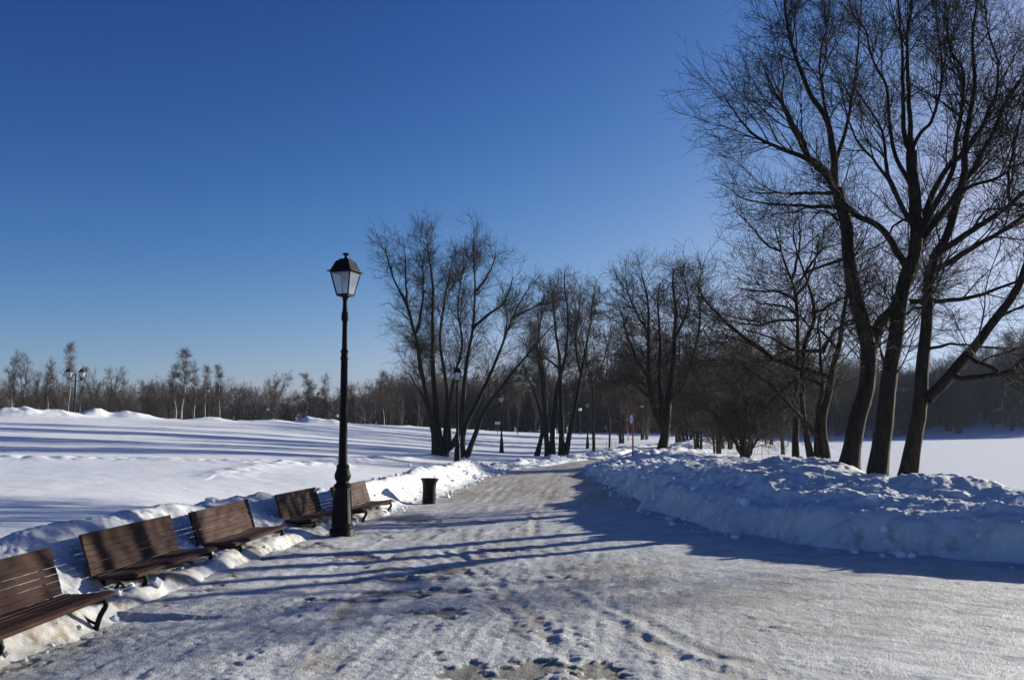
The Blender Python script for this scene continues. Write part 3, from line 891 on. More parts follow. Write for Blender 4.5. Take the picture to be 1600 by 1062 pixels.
tB = [([(1366, 765), (1370, 735), (1381, 664), (1388, 611), (1400, 532), (1407, 475), (1418, 423), (1428, 400), (1432, 370), (1430, 313), (1426, 275), (1424, 238)], 16, 9, .1),
      ([(1425, 245), (1414, 212), (1411, 188), (1411, 122), (1407, 56), (1402, -30)], 5, 1.2, .3, .05),
      ([(1426, 240), (1424, 200), (1421, 179), (1417, 85), (1422, 19), (1426, -50)], 5, 1.2, -.5, .1),
      ([(1418, 425), (1400, 388), (1372, 353), (1342, 339), (1320, 320), (1302, 292), (1290, 262)], 7, 3.5, .45, .05),
      ([(1430, 350), (1418, 338), (1401, 305), (1389, 275), (1382, 228), (1376, 200), (1350, 158), (1322, 132), (1295, 111), (1270, 70)], 5.5, .9, -.9, .05),
      ([(1428, 300), (1420, 285), (1400, 247), (1390, 190), (1386, 139), (1369, 105), (1359, 75), (1352, 47), (1337, 28), (1322, -15)], 4.5, .9, .9, .05),
      ([(1430, 375), (1438, 358), (1449, 322), (1466, 285), (1481, 262), (1505, 240), (1520, 219), (1535, 200), (1548, 165), (1558, 147), (1560, 94), (1545, 56), (1539, 0)], 6.5, 1, .7, .1),
      ([(1432, 385), (1441, 358), (1462, 320), (1481, 288), (1492, 256), (1494, 219), (1498, 200), (1505, 151), (1503, 109), (1485, 75), (1479, 20), (1470, -40)], 6, 1, -1.0, .1),
      ([(1434, 390), (1447, 366), (1468, 339), (1490, 311), (1505, 285), (1524, 260), (1539, 232), (1550, 209), (1566, 170), (1584, 140), (1606, 100), (1620, 40)], 7, 1.2, .5, .1),
      ([(1424, 238), (1440, 205), (1455, 190), (1464, 160), (1472, 110), (1468, 60), (1460, 0)], 3.6, .9, -1.2, .1),
      ([(1400, 305), (1375, 262), (1350, 235), (1332, 205), (1318, 160), (1312, 100), (1305, 40)], 3.2, .8, 1.0, .0),
      ([(1422, 471), (1450, 472), (1482, 470), (1539, 458), (1600, 434), (1650, 420)], 5, 1.2, -.7, .1),
      ([(1397, 548), (1416, 541), (1436, 540)], 2.2, .8, .5, .1),
      ([(1420, 340), (1398, 352), (1380, 380), (1352, 392)], 2.6, .8, -.5, .1),
      ]
P, Rr = stems_from_px(tB, 16.8, None, seed=3)
put_tree('willow_tree', P, Rr, BIG, 'tallest bare willow with a straight leaning trunk, middle of the three on the snow bank', 'tree', seed=22, ntrunk=1)

tC = [([(1414, 778), (1418, 752), (1428, 686), (1437, 626), (1441, 569), (1447, 513), (1450, 456), (1454, 420), (1466, 388), (1481, 364), (1485, 347), (1492, 324), (1500, 298), (1509, 266), (1509, 238), (1514, 190), (1524, 130), (1520, 60), (1530, -20)], 15, 1.4, .5),
      ([(1449, 624), (1462, 612), (1479, 592), (1505, 562), (1524, 539), (1550, 505), (1577, 471), (1594, 438), (1612, 395), (1645, 330), (1660, 260)], 10, 3.5, -.8, -.02),
      ([(1486, 586), (1505, 592), (1539, 588), (1577, 581), (1600, 562), (1650, 535), (1700, 500)], 6, 2, -.9, -.2),
      ([(1512, 558), (1530, 566), (1560, 578)], 4, 2.5, -.5, -.3),
      ([(1448, 545), (1471, 539), (1513, 539), (1560, 545), (1600, 556)], 3, .9, .5, 0),
      ([(1456, 402), (1470, 391), (1494, 375), (1522, 358), (1551, 339), (1579, 319), (1600, 302), (1650, 262), (1680, 200)], 6.5, 2, .8, .05),
      ([(1452, 425), (1475, 414), (1498, 400), (1520, 386), (1562, 362), (1600, 336), (1660, 290)], 5.5, 2, -.6, .05),
      ([(1448, 480), (1430, 481), (1418, 490)], 2.4, 1, .2, 0),
      ([(1500, 298), (1530, 286), (1556, 280), (1580, 262), (1602, 250), (1630, 200)], 3.4, .9, .6, .2),
      ([(1579, 319), (1575, 280), (1584, 230), (1596, 180), (1604, 120)], 3, .8, -.3, .6),
      ([(1522, 358), (1540, 330), (1560, 326), (1590, 320), (1620, 318)], 2.4, .8, .3, .5),
      ([(1510, 238), (1535, 196), (1560, 150), (1574, 100), (1580, 40)], 3.2, .8, -.8, .3),
      ]
P, Rr = stems_from_px(tC, 16.1, None, seed=4)
put_tree('willow_tree', P, Rr, BIG, 'bare willow with a thick low limb reaching right, nearest trunk to the lake', 'tree', seed=23, ntrunk=1)

# pair behind, on the same bank
MID = [lv(4.4, .18, 1.0, (22, 58), (.9, 2.5), 8, .13, .015, .6, .017, .005, .45, .5, 4),
       lv(7.0, .1, 1.0, (25, 58), (.45, 1.4), 6, .15, .01, .6, .0072, .0036, .35, .2, 3),
       lv(8.5, .06, 1.0, (26, 60), (.22, .75), 5, .16, .0, .7, .0044, .0028, .3, 0, 3)]
tD = [([(1242, 742), (1243, 720), (1245, 611), (1247, 549), (1246, 499), (1244, 461), (1237, 436), (1227, 410), (1216, 375), (1205, 340), (1200, 300)], 7, .9, .3),
      ([(1240, 560), (1215, 563), (1180, 540), (1129, 498), (1100, 466), (1079, 426), (1061, 398)], 6, 1, -.8),
      ([(1244, 470), (1220, 457), (1188, 455), (1150, 450)], 3, .8, .8),
      ([(1246, 490), (1224, 478), (1190, 474), (1165, 462)], 3, .8, -.9),
      ([(1237, 437), (1246, 405), (1250, 360), (1243, 320), (1236, 290)], 3, .8, .6),
      ([(1244, 462), (1262, 440), (1275, 400), (1280, 350), (1274, 315)], 3, .8, -.6),
      ([(1246, 500), (1216, 500), (1180, 508), (1140, 500)], 3, .8, 1.0),
      ([(1220, 392), (1195, 380), (1170, 350), (1150, 330)], 2.4, .8, .6),
      ]
P, Rr = stems_from_px(tD, 21.5, None, seed=5)
put_tree('willow_tree', P, Rr, MID, 'slim dark straight trunk at the left end of the clump, long low limb reaching left', 'tree', seed=24, ntrunk=1, flare=1.15)
tE = [([(1270, 742), (1268, 724), (1258, 664), (1254, 620), (1256, 541), (1268, 512), (1273, 488), (1268, 461), (1258, 427), (1247, 400), (1240, 365), (1246, 330), (1240, 296)], 6.8, .9, .4),
      ([(1294, 742), (1292, 724), (1285, 660), (1296, 611), (1305, 562), (1311, 541), (1317, 499), (1322, 465), (1326, 420), (1318, 370), (1302, 330), (1296, 290)], 9, .9, -.3),
      ([(1277, 742), (1276, 700), (1277, 660), (1284, 610), (1282, 560), (1281, 532), (1278, 505), (1290, 480), (1306, 470), (1324, 466)], 6.5, 1.4, .2),
      ([(1276, 680), (1250, 650), (1229, 627), (1186, 587), (1147, 566), (1100, 559)], 5, .9, -1.0),
      ([(1294, 588), (1262, 578), (1243, 575), (1211, 562), (1172, 537), (1125, 520), (1085, 500)], 5, .9, .9),
      ([(1288, 548), (1243, 548), (1204, 527), (1150, 512), (1110, 500)], 4, .9, -.6),
      ([(1270, 490), (1296, 477), (1316, 466), (1340, 462)], 3, .9, -.8),
      ([(1286, 545), (1310, 512), (1345, 502), (1370, 480)], 3.6, .9, .8),
      ([(1258, 428), (1280, 395), (1300, 384), (1320, 380)], 2.8, .8, .8),
      ([(1310, 545), (1285, 520), (1260, 505), (1230, 470)], 3, .8, 1.2),
      ([(1282, 600), (1255, 590), (1220, 610), (1190, 650), (1170, 672)], 3.4, .7, 1.2),
      ]
P, Rr = stems_from_px(tE, 20.6, None, seed=6)
put_tree('willow_tree', P, Rr, MID, 'bare willow of three crowded stems with drooping limbs, behind the snow bank', 'tree', seed=25, ntrunk=3, flare=1.12)

# thick-trunked tree right of the far path
OAK = [lv(6.0, .12, 1.0, (25, 62), (.9, 2.7), 8, .14, .025, .6, .022, .0065, .42, .4, 4),
       lv(6.5, .1, 1.0, (25, 60), (.5, 1.5), 6, .15, .02, .6, .009, .0050, .3, .2, 3),
       lv(11., .06, 1.0, (25, 62), (.3, .9), 4, .16, .02, .7, .0058, .0040, .3, 0, 3)]
tF = [([(1033, 722), (1034, 709), (1039, 680), (1042, 655), (1045, 625), (1052, 577), (1054, 530), (1056, 487), (1052, 440), (1058, 395)], 11, 1.6, .5),
      ([(1038, 672), (1028, 652), (1016, 612), (1013, 559), (1013, 487), (1005, 430), (998, 400)], 7, 1.2, -1.0),
      ([(1036, 665), (1031, 600), (1031, 530), (1028, 470), (1036, 420)], 6, 1.2, 1.4),
      ([(1046, 622), (1066, 606), (1082, 560), (1094, 505), (1090, 450), (1080, 415)], 5.5, 1, 1.0),
      ([(1048, 616), (1079, 614), (1115, 625), (1140, 610)], 3.5, .9, -1.4),
      ([(1015, 590), (995, 560), (980, 520), (968, 480), (962, 450)], 4, .9, .9),
      ([(1013, 520), (990, 480), (978, 440), (985, 415)], 3, .9, -1.5),
      ([(1053, 530), (1075, 480), (1070, 430), (1082, 400)], 3, .9, -1.2),
      ([(1020, 625), (990, 600), (968, 585), (950, 560)], 3.2, .9, -.9),
      ]
P, Rr = stems_from_px(tF, 42.5, None, seed=7)
put_tree('bare_tree', P, Rr, OAK, 'dense bare tree with a thick short trunk, right of the path behind the red pole', 'tree', seed=26, ntrunk=1)

# big multi-stemmed willow left of the path
tG = [([(683, 716), (682, 700), (672, 643), (657, 569), (647, 519), (635, 477), (614, 432), (601, 382), (598, 358)], 8, 1, -.8),
      ([(689, 718), (688, 700), (680, 631), (676, 552), (677, 486), (674, 424), (666, 366), (663, 352)], 8, 1.0, .5),
      ([(696, 716), (697, 680), (699, 610), (688, 535), (695, 473), (709, 403), (714, 375)], 6, .9, 1.3),
      ([(691, 706), (713, 687), (722, 640), (726, 600), (730, 560), (738, 515), (742, 457), (740, 386), (744, 345)], 6.5, 1, .2),
      ([(721, 720), (726, 670), (751, 618), (776, 560), (800, 498), (817, 465), (832, 440), (846, 420)], 6, 1, 1.3),
      ([(724, 722), (742, 681), (759, 639), (792, 594), (825, 552), (858, 515), (892, 482)], 6, .9, -.6),
      ([(701, 700), (703, 635), (712, 580), (722, 540), (716, 480), (722, 430), (728, 390)], 4.5, .9, -1.3),
      ([(648, 522), (657, 494), (661, 450), (660, 410), (652, 380)], 3.5, .8, 1.0),
      ([(636, 478), (634, 430), (632, 390), (622, 365)], 3, .8, -.9),
      ([(672, 643), (650, 600), (632, 575), (615, 560)], 2.4, .7, -.8),
      ([(739, 512), (765, 490), (785, 475), (800, 440), (806, 400)], 3.5, .8, -1.0),
      ([(742, 457), (765, 425), (776, 390), (780, 370)], 3, .8, .8),
      ([(776, 560), (790, 520), (790, 480), (772, 440)], 3, .8, -1.4),
      ([(800, 498), (826, 484), (850, 470), (870, 450)], 3, .8, 1.0),
      ]
P, Rr = stems_from_px(tG, 44.0, None, seed=8)
WIL = [lv(6.0, .34, 1.0, (20, 52), (.8, 2.5), 8, .13, .03, .55, .016, .0060, .50, .5, 4),
       lv(6.5, .1, 1.0, (24, 56), (.45, 1.4), 6, .15, .022, .6, .0082, .0046, .35, .3, 3),
       lv(11.5, .06, 1.0, (25, 60), (.3, .85), 4, .16, .02, .7, .0054, .0038, .3, 0, 3)]
put_tree('willow_tree', P, Rr, WIL, 'large bare willow of many fanning stems beside the second lamp', 'tree', seed=27, ntrunk=6, base=ground(703, 712, .3))

tH = [([(838, 716), (850, 664), (853, 620), (846, 560), (842, 520), (838, 470)], 5, 1, .5),
      ([(856, 716), (852, 652), (846, 589), (840, 544), (846, 490), (852, 440)], 6, 1, -.8),
      ([(862, 716), (866, 650), (872, 600), (884, 552), (887, 486), (880, 430), (882, 405)], 6, 1, .6),
      ([(877, 716), (877, 647), (875, 577), (869, 519), (864, 470), (868, 430)], 6.5, 1, 1.0),
      ([(882, 716), (896, 652), (908, 585), (921, 515), (925, 478), (930, 440)], 6, 1, -.5),
      ([(908, 585), (900, 540), (905, 480), (910, 440)], 3.2, .8, .8),
      ([(850, 664), (834, 610), (820, 580), (812, 540)], 3, .8, -.8),
      ([(875, 577), (855, 560), (838, 555), (822, 530)], 2.6, .8, 1.0),
      ]
P, Rr = stems_from_px(tH, 57.0, None, seed=9)
put_tree('willow_tree', P, Rr, WIL, 'clump of bare willow stems left of the path, just before the fourth lamp', 'tree', seed=28, ntrunk=5, base=(at(864, 712, 57)[0], 57, gz(at(864, 712, 57)[0], 57)))

# bushy low willow by the lake
tI = [([(1158, 722), (1160, 705), (1154, 660), (1146, 620), (1140, 590), (1150, 560)], 5, 1, .4),
      ([(1163, 722), (1164, 690), (1165, 640), (1172, 600), (1180, 560), (1182, 530)], 5, 1, -.5),
      ([(1167, 722), (1172, 690), (1182, 650), (1200, 615), (1215, 580)], 5, 1, .8),
      ([(1160, 712), (1142, 680), (1120, 650), (1098, 630), (1085, 610)], 4, .9, -.8),
      ([(1168, 715), (1195, 668), (1220, 650), (1240, 650)], 3.5, .8, 1),
      ([(1156, 700), (1148, 690), (1144, 676)], 3.2, 1.2, .2)]
P, Rr = stems_from_px(tI, 40, None, seed=10)
put_tree('willow_bush', P, Rr, OAK, 'low spreading bare willow bush of brown twigs on the slope to the lake', 'bush', seed=29, ntrunk=3)
tJ = [([(1070, 700), (1068, 680), (1060, 655), (1052, 630), (1050, 600)], 4, .9, .5), ([(1078, 700), (1080, 670), (1078, 640), (1082, 600), (1080, 570)], 4, .9, -.5),
      ([(1088, 700), (1092, 670), (1102, 640), (1110, 610), (1118, 580)], 4, .9, .6), ([(1074, 690), (1070, 655), (1066, 620), (1062, 585)], 3, .9, 1)]
P, Rr = stems_from_px(tJ, 72, None, seed=11)
FARW = [lv(2.2, .2, 1, (22, 55), (1.2, 3.2), 6, .16, .03, .6, .05, .014, .4, .3, 3), lv(2.6, .1, 1, (25, 60), (.7, 2.0), 5, .18, .02, .6, .022, .011, .4, 0, 3), lv(2.6, .1, 1, (25, 60), (.4, 1.1), 3, .18, .02, .7, .013, .009, .3, 0, 3)]
put_tree('willow_tree', P, Rr, FARW, 'far clump of thin stems standing on the snow between thick tree and low bush', 'tree', seed=30, ntrunk=3)

# ---------- stock trees for the row along the far path, the birches and the wood
def stock(kind, seed):
    r = np.random.default_rng(seed)
    if kind == 'birch':
        H = 10.0; n = 1
        pts = np.array([[0, 0, -.4], [.06, .05, 2], [.02, .12, 5], [.15, .05, 8], [.1, .1, 10.]]) + np.concatenate([[[0, 0, 0]], r.normal(0, .12, (4, 3)) * [1, 1, 0]])
        P = resample(pts, 24)[None]; Rd = (0.10 + (.012 - .10) * np.linspace(0, 1, 24) ** .8)[None]
        levels = [lv(6.5, .30, 1, (20, 42), (1.1, 2.8), 6, .08, .0, .5, .028, .012, .6, 0, 3), lv(6.5, .08, 1, (22, 55), (.5, 1.4), 5, .1, -.03, .6, .015, .011, .35, 0, 3), lv(6.5, .08, 1, (25, 60), (.3, .9), 3, .1, -.06, .7, .012, .010, .3, 0, 3)]
        mats = ('birch', 'twig_birch')
    elif kind == 'tall':
        pts = np.array([[0, 0, -.4], [.1, .1, 2], [.3 * r.normal(), .2, 4.5], [.4 * r.normal(), .3 * r.normal(), 7], [.5 * r.normal(), .4 * r.normal(), 9.6]])
        P = [resample(pts, 24)]; Rd = [0.15 + (.015 - .15) * np.linspace(0, 1, 24) ** .8]
        for k in range(4):
            a = r.random() * 6.28; z0 = 1.8 + 3.5 * r.random(); s = 1.3 + r.random()
            st = P[0][int(24 * (z0 + .4) / 10)]
            q = np.array([st, st + [np.cos(a) * s * .6, np.sin(a) * s * .6, 1.3], st + [np.cos(a) * s, np.sin(a) * s, 3.0], st + [np.cos(a) * s * 1.3, np.sin(a) * s * 1.3, 4.4]])
            P.append(resample(q, 24)); Rd.append(.07 + (.012 - .07) * np.linspace(0, 1, 24))
        P = np.array(P); Rd = np.array(Rd)
        levels = [lv(3.4, .18, 1, (22, 50), (1.0, 3.0), 6, .12, .03, .6, .035, .013, .5, .3, 3), lv(4.6, .1, 1, (22, 52), (.6, 1.9), 4, .14, .03, .6, .017, .010, .4, 0, 3), lv(4.4, .1, 1, (25, 60), (.35, 1.0), 3, .16, .02, .7, .012, .009, .3, 0, 3)]
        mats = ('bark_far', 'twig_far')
    else:  # round, several stems
        P, Rd = [], []
        for k in range(5):
            a = r.random() * 6.28; s = .8 + 1.8 * r.random(); h = 6.5 + 2.0 * r.random()
            q = np.array([[.2 * np.cos(a), .2 * np.sin(a), -.4], [s * .25 * np.cos(a), s * .25 * np.sin(a), h * .3], [s * .6 * np.cos(a), s * .6 * np.sin(a), h * .65], [s * np.cos(a), s * np.sin(a), h]])
            P.append(resample(q, 20)); Rd.append(.10 + (.014 - .10) * np.linspace(0, 1, 20) ** .8)
        P = np.array(P); Rd = np.array(Rd)
        levels = [lv(3.8, .1, 1, (22, 58), (.9, 2.6), 6, .13, .03, .6, .035, .013, .45, .4, 3), lv(4.6, .1, 1, (25, 58), (.6, 1.7), 4, .15, .02, .6, .017, .010, .4, 0, 3), lv(4.4, .1, 1, (25, 60), (.35, 1.0), 3, .18, .02, .7, .012, .009, .3, 0, 3)]
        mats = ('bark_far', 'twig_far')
    tv = tubes(P, Rd, 6)
    parts = []; cur, cr = P, Rd
    for l in levels:
        l = dict(l); sd = l.pop('sides')
        cur, cr = grow(cur, cr, r=r, out=P.reshape(-1, 3).mean(0) if l.get('outw') else None, **l)
        parts.append(tubes(cur, cr, sd))
    cv = merge(parts)
    tm = mesh_np('trunk', tv[0], tv[1]); tm.materials.append(M[mats[0]])
    cm = mesh_np('crown', cv[0], cv[1]); cm.materials.append(M[mats[1]])
    return tm, cm
STOCK = {k: [stock(k, s) for s in seeds] for k, seeds in (('birch', (1, 2, 3)), ('tall', (4, 5, 6)), ('round', (7, 8, 9)))}
NOM = dict(birch=11.3, tall=11.0, round=10.0)
_var = [0]
def put_stock(kind, x, y, h, label, cat='tree', group=None, wide=1.0, zoff=0.0, name=None):
    k = _var[0]; _var[0] += 1
    tm, cm = STOCK[kind][k % 3]
    root = empty(name or {'birch': 'birch_tree', 'tall': 'bare_tree', 'round': 'bare_tree'}[kind], (x, y, gz(x, y) + zoff), (k * 2.39) % 6.28)
    s = h / NOM[kind]
    root.scale = (s * wide, s * wide, s)
    tag(root, label, cat, group)
    link('trunk', tm, None, root); link('crown', cm, None, root)
    return root
def stock_px(kind, px, top, Y, label, **kw):
    p = at(px, 650, Y); t = at(px, top, Y)
    g = gz(p[0], Y)
    return put_stock(kind, p[0], Y, max(2.0, (t[2] - g)), label, **kw)

stock_px('birch', 17, 548, 84, 'slender birch at the far left edge, pale trunk behind the snow mounds', wide=.8)
stock_px('tall', 36, 545, 80, 'dark upright tree between the leftmost birches', wide=.7)
stock_px('tall', 58, 576, 82, 'thin dark leaning sapling left of the double lamp', wide=.5)
stock_px('birch', 75, 555, 82, 'pale birch standing alone left of the double lamp', wide=.7)
stock_px('birch', 107, 528, 88, 'tallest birch, rising behind the double lamp', wide=.7)
stock_px('birch', 125, 566, 83, 'short birch whose white stem shows just right of the double lamp post', wide=.7)
stock_px('round', 92, 562, 92, 'wide grey-brown tree crown behind the double lamp', wide=1.0)
stock_px('tall', 142, 572, 86, 'bushy dark tree right of the double lamp', wide=.7)
stock_px('tall', 168, 570, 84, 'pale bare tree between two snow mounds', wide=.8)
stock_px('round', 235, 592, 92, 'dark rounded bare tree left of the tall birch clump', wide=1.1)
stock_px('birch', 284, 538, 84, 'tallest white birch of the clump in the middle of the left wood', wide=1.15)
stock_px('birch', 272, 560, 86, 'slim birch close left of the tallest birch in its clump', wide=.9)
stock_px('birch', 304, 560, 85, 'birch with straight white stem right of the tallest birch in its clump', wide=.8)
stock_px('birch', 320, 566, 88, 'birch right behind the single lamp of the left wood', wide=.9)
stock_px('birch', 342, 562, 84, 'birch with leaning white stem, right end of the birch clump', wide=.8)
stock_px('birch', 365, 628, 80, 'small thin white stem in front of the dark thicket', wide=.6)
stock_px('tall', 433, 578, 98, 'lone pale fan-shaped tree above the low thicket', wide=1.0)
stock_px('birch', 481, 576, 118, 'pale slim treetop rising above the wood, left of the lamp post', wide=1.0)
stock_px('birch', 505, 580, 118, 'pale treetop rising above the wood close to the lamp post', wide=1.0)
stock_px('birch', 600, 574, 112, 'pale birch at the edge of the wood left of the large willow', wide=1.0)
# trees along the far path
stock_px('tall', 927, 432, 66, 'slanting dark tree right of the fourth lamp', wide=.8)
stock_px('tall', 951, 500, 74, 'thin dark tree with stakes beside it near the path bend', wide=.8)
stock_px('round', 971, 500, 88, 'stout dark tree left of the red pole, in the bend of the path', wide=.9)
stock_px('birch', 982, 520, 92, 'birch with mottled white stem behind the red pole', wide=.8)
stock_px('round', 1008, 470, 100, 'dark tree behind the last lamp of the path', wide=.9)
stock_px('tall', 809, 560, 95, 'thin dark trunk standing alone in the snow beyond the third lamp', wide=.6)
stock_px('tall', 836, 600, 108, 'slim stem on the far edge of the snow, left of the willow clump', wide=.6)
stock_px('tall', 795, 570, 112, 'thin straight trunk right behind the third lamp', wide=.6)
stock_px('round', 1135, 480, 62, 'brown twiggy tree behind the low willow bush', wide=1.0)
stock_px('round', 1200, 505, 78, 'broad bare tree at the lake edge behind the clump of dark trunks', wide=1.0)
stock_px('tall', 1175, 470, 66, 'tall thin bare tree behind the low willow bush', wide=.8)
stock_px('round', 1090, 470, 58, 'brown twiggy tree just right of the thick-trunked tree, beyond the clump of thin stems', wide=1.0)
stock_px('round', 1118, 500, 52, 'dense brown tree between the thick-trunked tree and the low bush', wide=1.0)
stock_px('tall', 1222, 470, 60, 'bare tree whose brown crown fills the gap left of the clump of dark trunks', wide=1.1)
stock_px('round', 1062, 455, 84, 'distant brown crown showing behind the thick-trunked tree', wide=1.1)
stock_px('round', 1440, 575, 142, 'dark tree on the far shore beside the low brick building', wide=1.0)
stock_px('round', 1497, 560, 143, 'dark bushy tree at the water line across the lake, right of the willow trunks', wide=1.2)

# the wood's edge: individuals that nothing tells apart
r = np.random.default_rng(99)
def wood_row(n, pxa, pxb, Ya, Yb, tops, label, group, kinds=('tall', 'round', 'round')):
    for k in range(n):
        px = pxa + (pxb - pxa) * (k + r.random() * .9) / n
        Y = Ya + (Yb - Ya) * r.random()
        top = np.interp(px, [t[0] for t in tops], [t[1] for t in tops]) + r.normal(0, 7)
        stock_px(kinds[int(r.integers(len(kinds)))], px, top, Y, label, group=group, wide=.8 + .5 * r.random())
TOPS = [(-60, 585), (60, 600), (150, 600), (200, 600), (240, 596), (330, 590), (400, 600), (450, 612), (480, 610), (520, 606), (580, 592), (620, 580), (700, 575), (800, 585), (900, 575), (1000, 560), (1100, 545), (1200, 540), (1300, 548), (1370, 565), (1440, 575), (1480, 555), (1540, 535), (1600, 515), (1700, 500)]
wood_row(34, -60, 640, 100, 135, TOPS, 'bare brown tree in the wood edge beyond the brow of the left snow field', 'trees of the wood behind the left field')
wood_row(26, 620, 1010, 122, 150, TOPS, 'bare dark tree in the wood behind the lamps of the far path', 'trees of the wood behind the far path')
wood_row(16, 1040, 1380, 132, 160, TOPS, 'bare brown tree in the wood beyond the slope between path and lake', 'trees of the wood left of the lake')
wood_row(26, 1340, 1680, 146, 176, TOPS, 'bare dark tree on the wooded far shore of the lake', 'trees of the far lake shore')

def wood_mass():
    """the deep wood: one mass behind the edge trees"""
    r = np.random.default_rng(5)
    B, H = [], []
    for (n, a, b, Ya, Yb) in ((800, -120, 660, 108, 165), (560, 600, 1060, 128, 185), (380, 1020, 1400, 138, 195), (480, 1330, 1760, 150, 205)):
        px = a + (b - a) * r.random(n); Y = Ya + (Yb - Ya) * r.random(n)
        x = (px - 800) / FPX * Y
        g = base_z(x, Y)
        top = np.interp(px, [t[0] for t in TOPS], [t[1] for t in TOPS]) + 8 + r.normal(0, 6, n)
        zt = np.array([at(p, t, yy)[2] for p, t, yy in zip(px, top, Y)])
        h = np.clip(zt - g, 3.0, 16) * (0.45 + .55 * r.random(n) ** .6)
        B.append(np.stack([x, Y, g - .3], 1)); H.append(h)
    B = np.concatenate(B); H = np.concatenate(H); n = len(B)
    K = 6
    P = np.empty((n, K, 3)); P[:, 0] = B
    d = np.stack([r.normal(0, .10, n), r.normal(0, .10, n), np.ones(n)], 1)
    for k in range(1, K):
        d = d + np.concatenate([r.normal(0, .08, (n, 2)), np.zeros((n, 1))], 1)
        P[:, k] = P[:, k - 1] + d * (H / (K - 1))[:, None]
    Rd = (0.012 * H + .03)[:, None] * np.linspace(1, .15, K)[None]
    parts = [tubes(P, Rd, 5)]
    a, ar = grow(P, Rd, 3.0, .04, 1, (25, 65), (1.2, 3.4), 5, .16, .03, .6, .05, .016, r)
    parts.append(tubes(a, ar, 3))
    b, br_ = grow(a, ar, 2.4, .1, 1, (25, 60), (.6, 1.9), 4, .18, .02, .6, .024, .013, r, fall=.4)
    parts.append(tubes(b, br_, 3))
    V, Q = merge(parts)
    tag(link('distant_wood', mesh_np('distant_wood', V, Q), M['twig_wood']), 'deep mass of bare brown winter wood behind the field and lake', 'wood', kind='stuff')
wood_mass()

# ------------------------------------------------------------------ park lamps
def lantern(parent_of, c, rot, s=1.0):
    """square tapered lantern whose glass starts at height c[2]; returns meshes as parts of parent_of"""
    c = np.array(c, float)
    def sq(hw, z):
        a = np.array([[-1, -1], [1, -1], [1, 1], [-1, 1]]) * hw
        ca, sa = math.cos(rot), math.sin(rot)
        return [np.array([p[0] * ca - p[1] * sa, p[0] * sa + p[1] * ca, z]) * s + c for p in a]
    b0, b1 = sq(.093, .0), sq(.163, .34)
    fr = MB()
    for k in range(4):
        k2 = (k + 1) % 4
        fr.tube([b0[k], b1[k]], .011 * s, 6)
        fr.tube([b0[k], b0[k2]], .012 * s, 6)
        fr.tube([b1[k], b1[k2]], .012 * s, 6)
    fr.box(c + [0, 0, -.012 * s], (.19 * s, .19 * s, .02 * s), Matrix.Rotation(rot, 3, 'Z'), .004)
    f = fr.build('lantern_frame', M['lamp'], parent_of)
    for k in range(4):
        k2 = (k + 1) % 4
        g = MB()
        o = (b0[k] + b0[k2] + b1[k] + b1[k2]) / 4
        nrm = np.cross(b0[k2] - b0[k], b1[k] - b0[k]); nrm /= np.linalg.norm(nrm)
        q = [p + (o - p) * .03 for p in (b0[k], b0[k2], b1[k2], b1[k])]
        V = [p + nrm * .002 for p in q] + [p - nrm * .002 for p in q]
        g.add(V, [[0, 1, 2, 3], [7, 6, 5, 4], [0, 4, 5, 1], [1, 5, 6, 2], [2, 6, 7, 3], [3, 7, 4, 0]])
        g.build('glass_pane', M['glass'], f)
    rf = MB()
    rings = [sq(.150, .352), sq(.204, .345), sq(.206, .358), sq(.165, .372), sq(.112, .50), sq(.108, .515), sq(.082, .520), sq(.070, .545), sq(.02, .555)]
    V = np.array([p for rg in rings for p in rg])
    Q = []
    for i in range(len(rings) - 1):
        for k in range(4):
            Q.append([i * 4 + k, i * 4 + (k + 1) % 4, i * 4 + 4 + (k + 1) % 4, i * 4 + 4 + k])
    Q.append([3, 2, 1, 0]); L_ = (len(rings) - 1) * 4; Q.append([L_, L_ + 1, L_ + 2, L_ + 3])
    rf.add(V, Q)
    ro = rf.build('lantern_roof', M['lamp'], parent_of)
    fi = MB()
    fi.lathe([(.001, .545), (.034, .55), (.022, .575), (.022, .60), (.05, .612), (.056, .622), (.04, .634), (.001, .642)], 16)
    fi.V = [v * s + c for v in fi.V]
    fi.build('finial', M['lamp'], ro, smooth=True)
    bu = MB()
    bu.lathe([(.001, .335), (.055, .33), (.05, .30), (.03, .28), (.046, .265), (.052, .235), (.04, .2), (.001, .185)], 14)
    bu.V = [v * s + c for v in bu.V]
    bu.build('bulb', M['bulb'], parent_of, smooth=True)

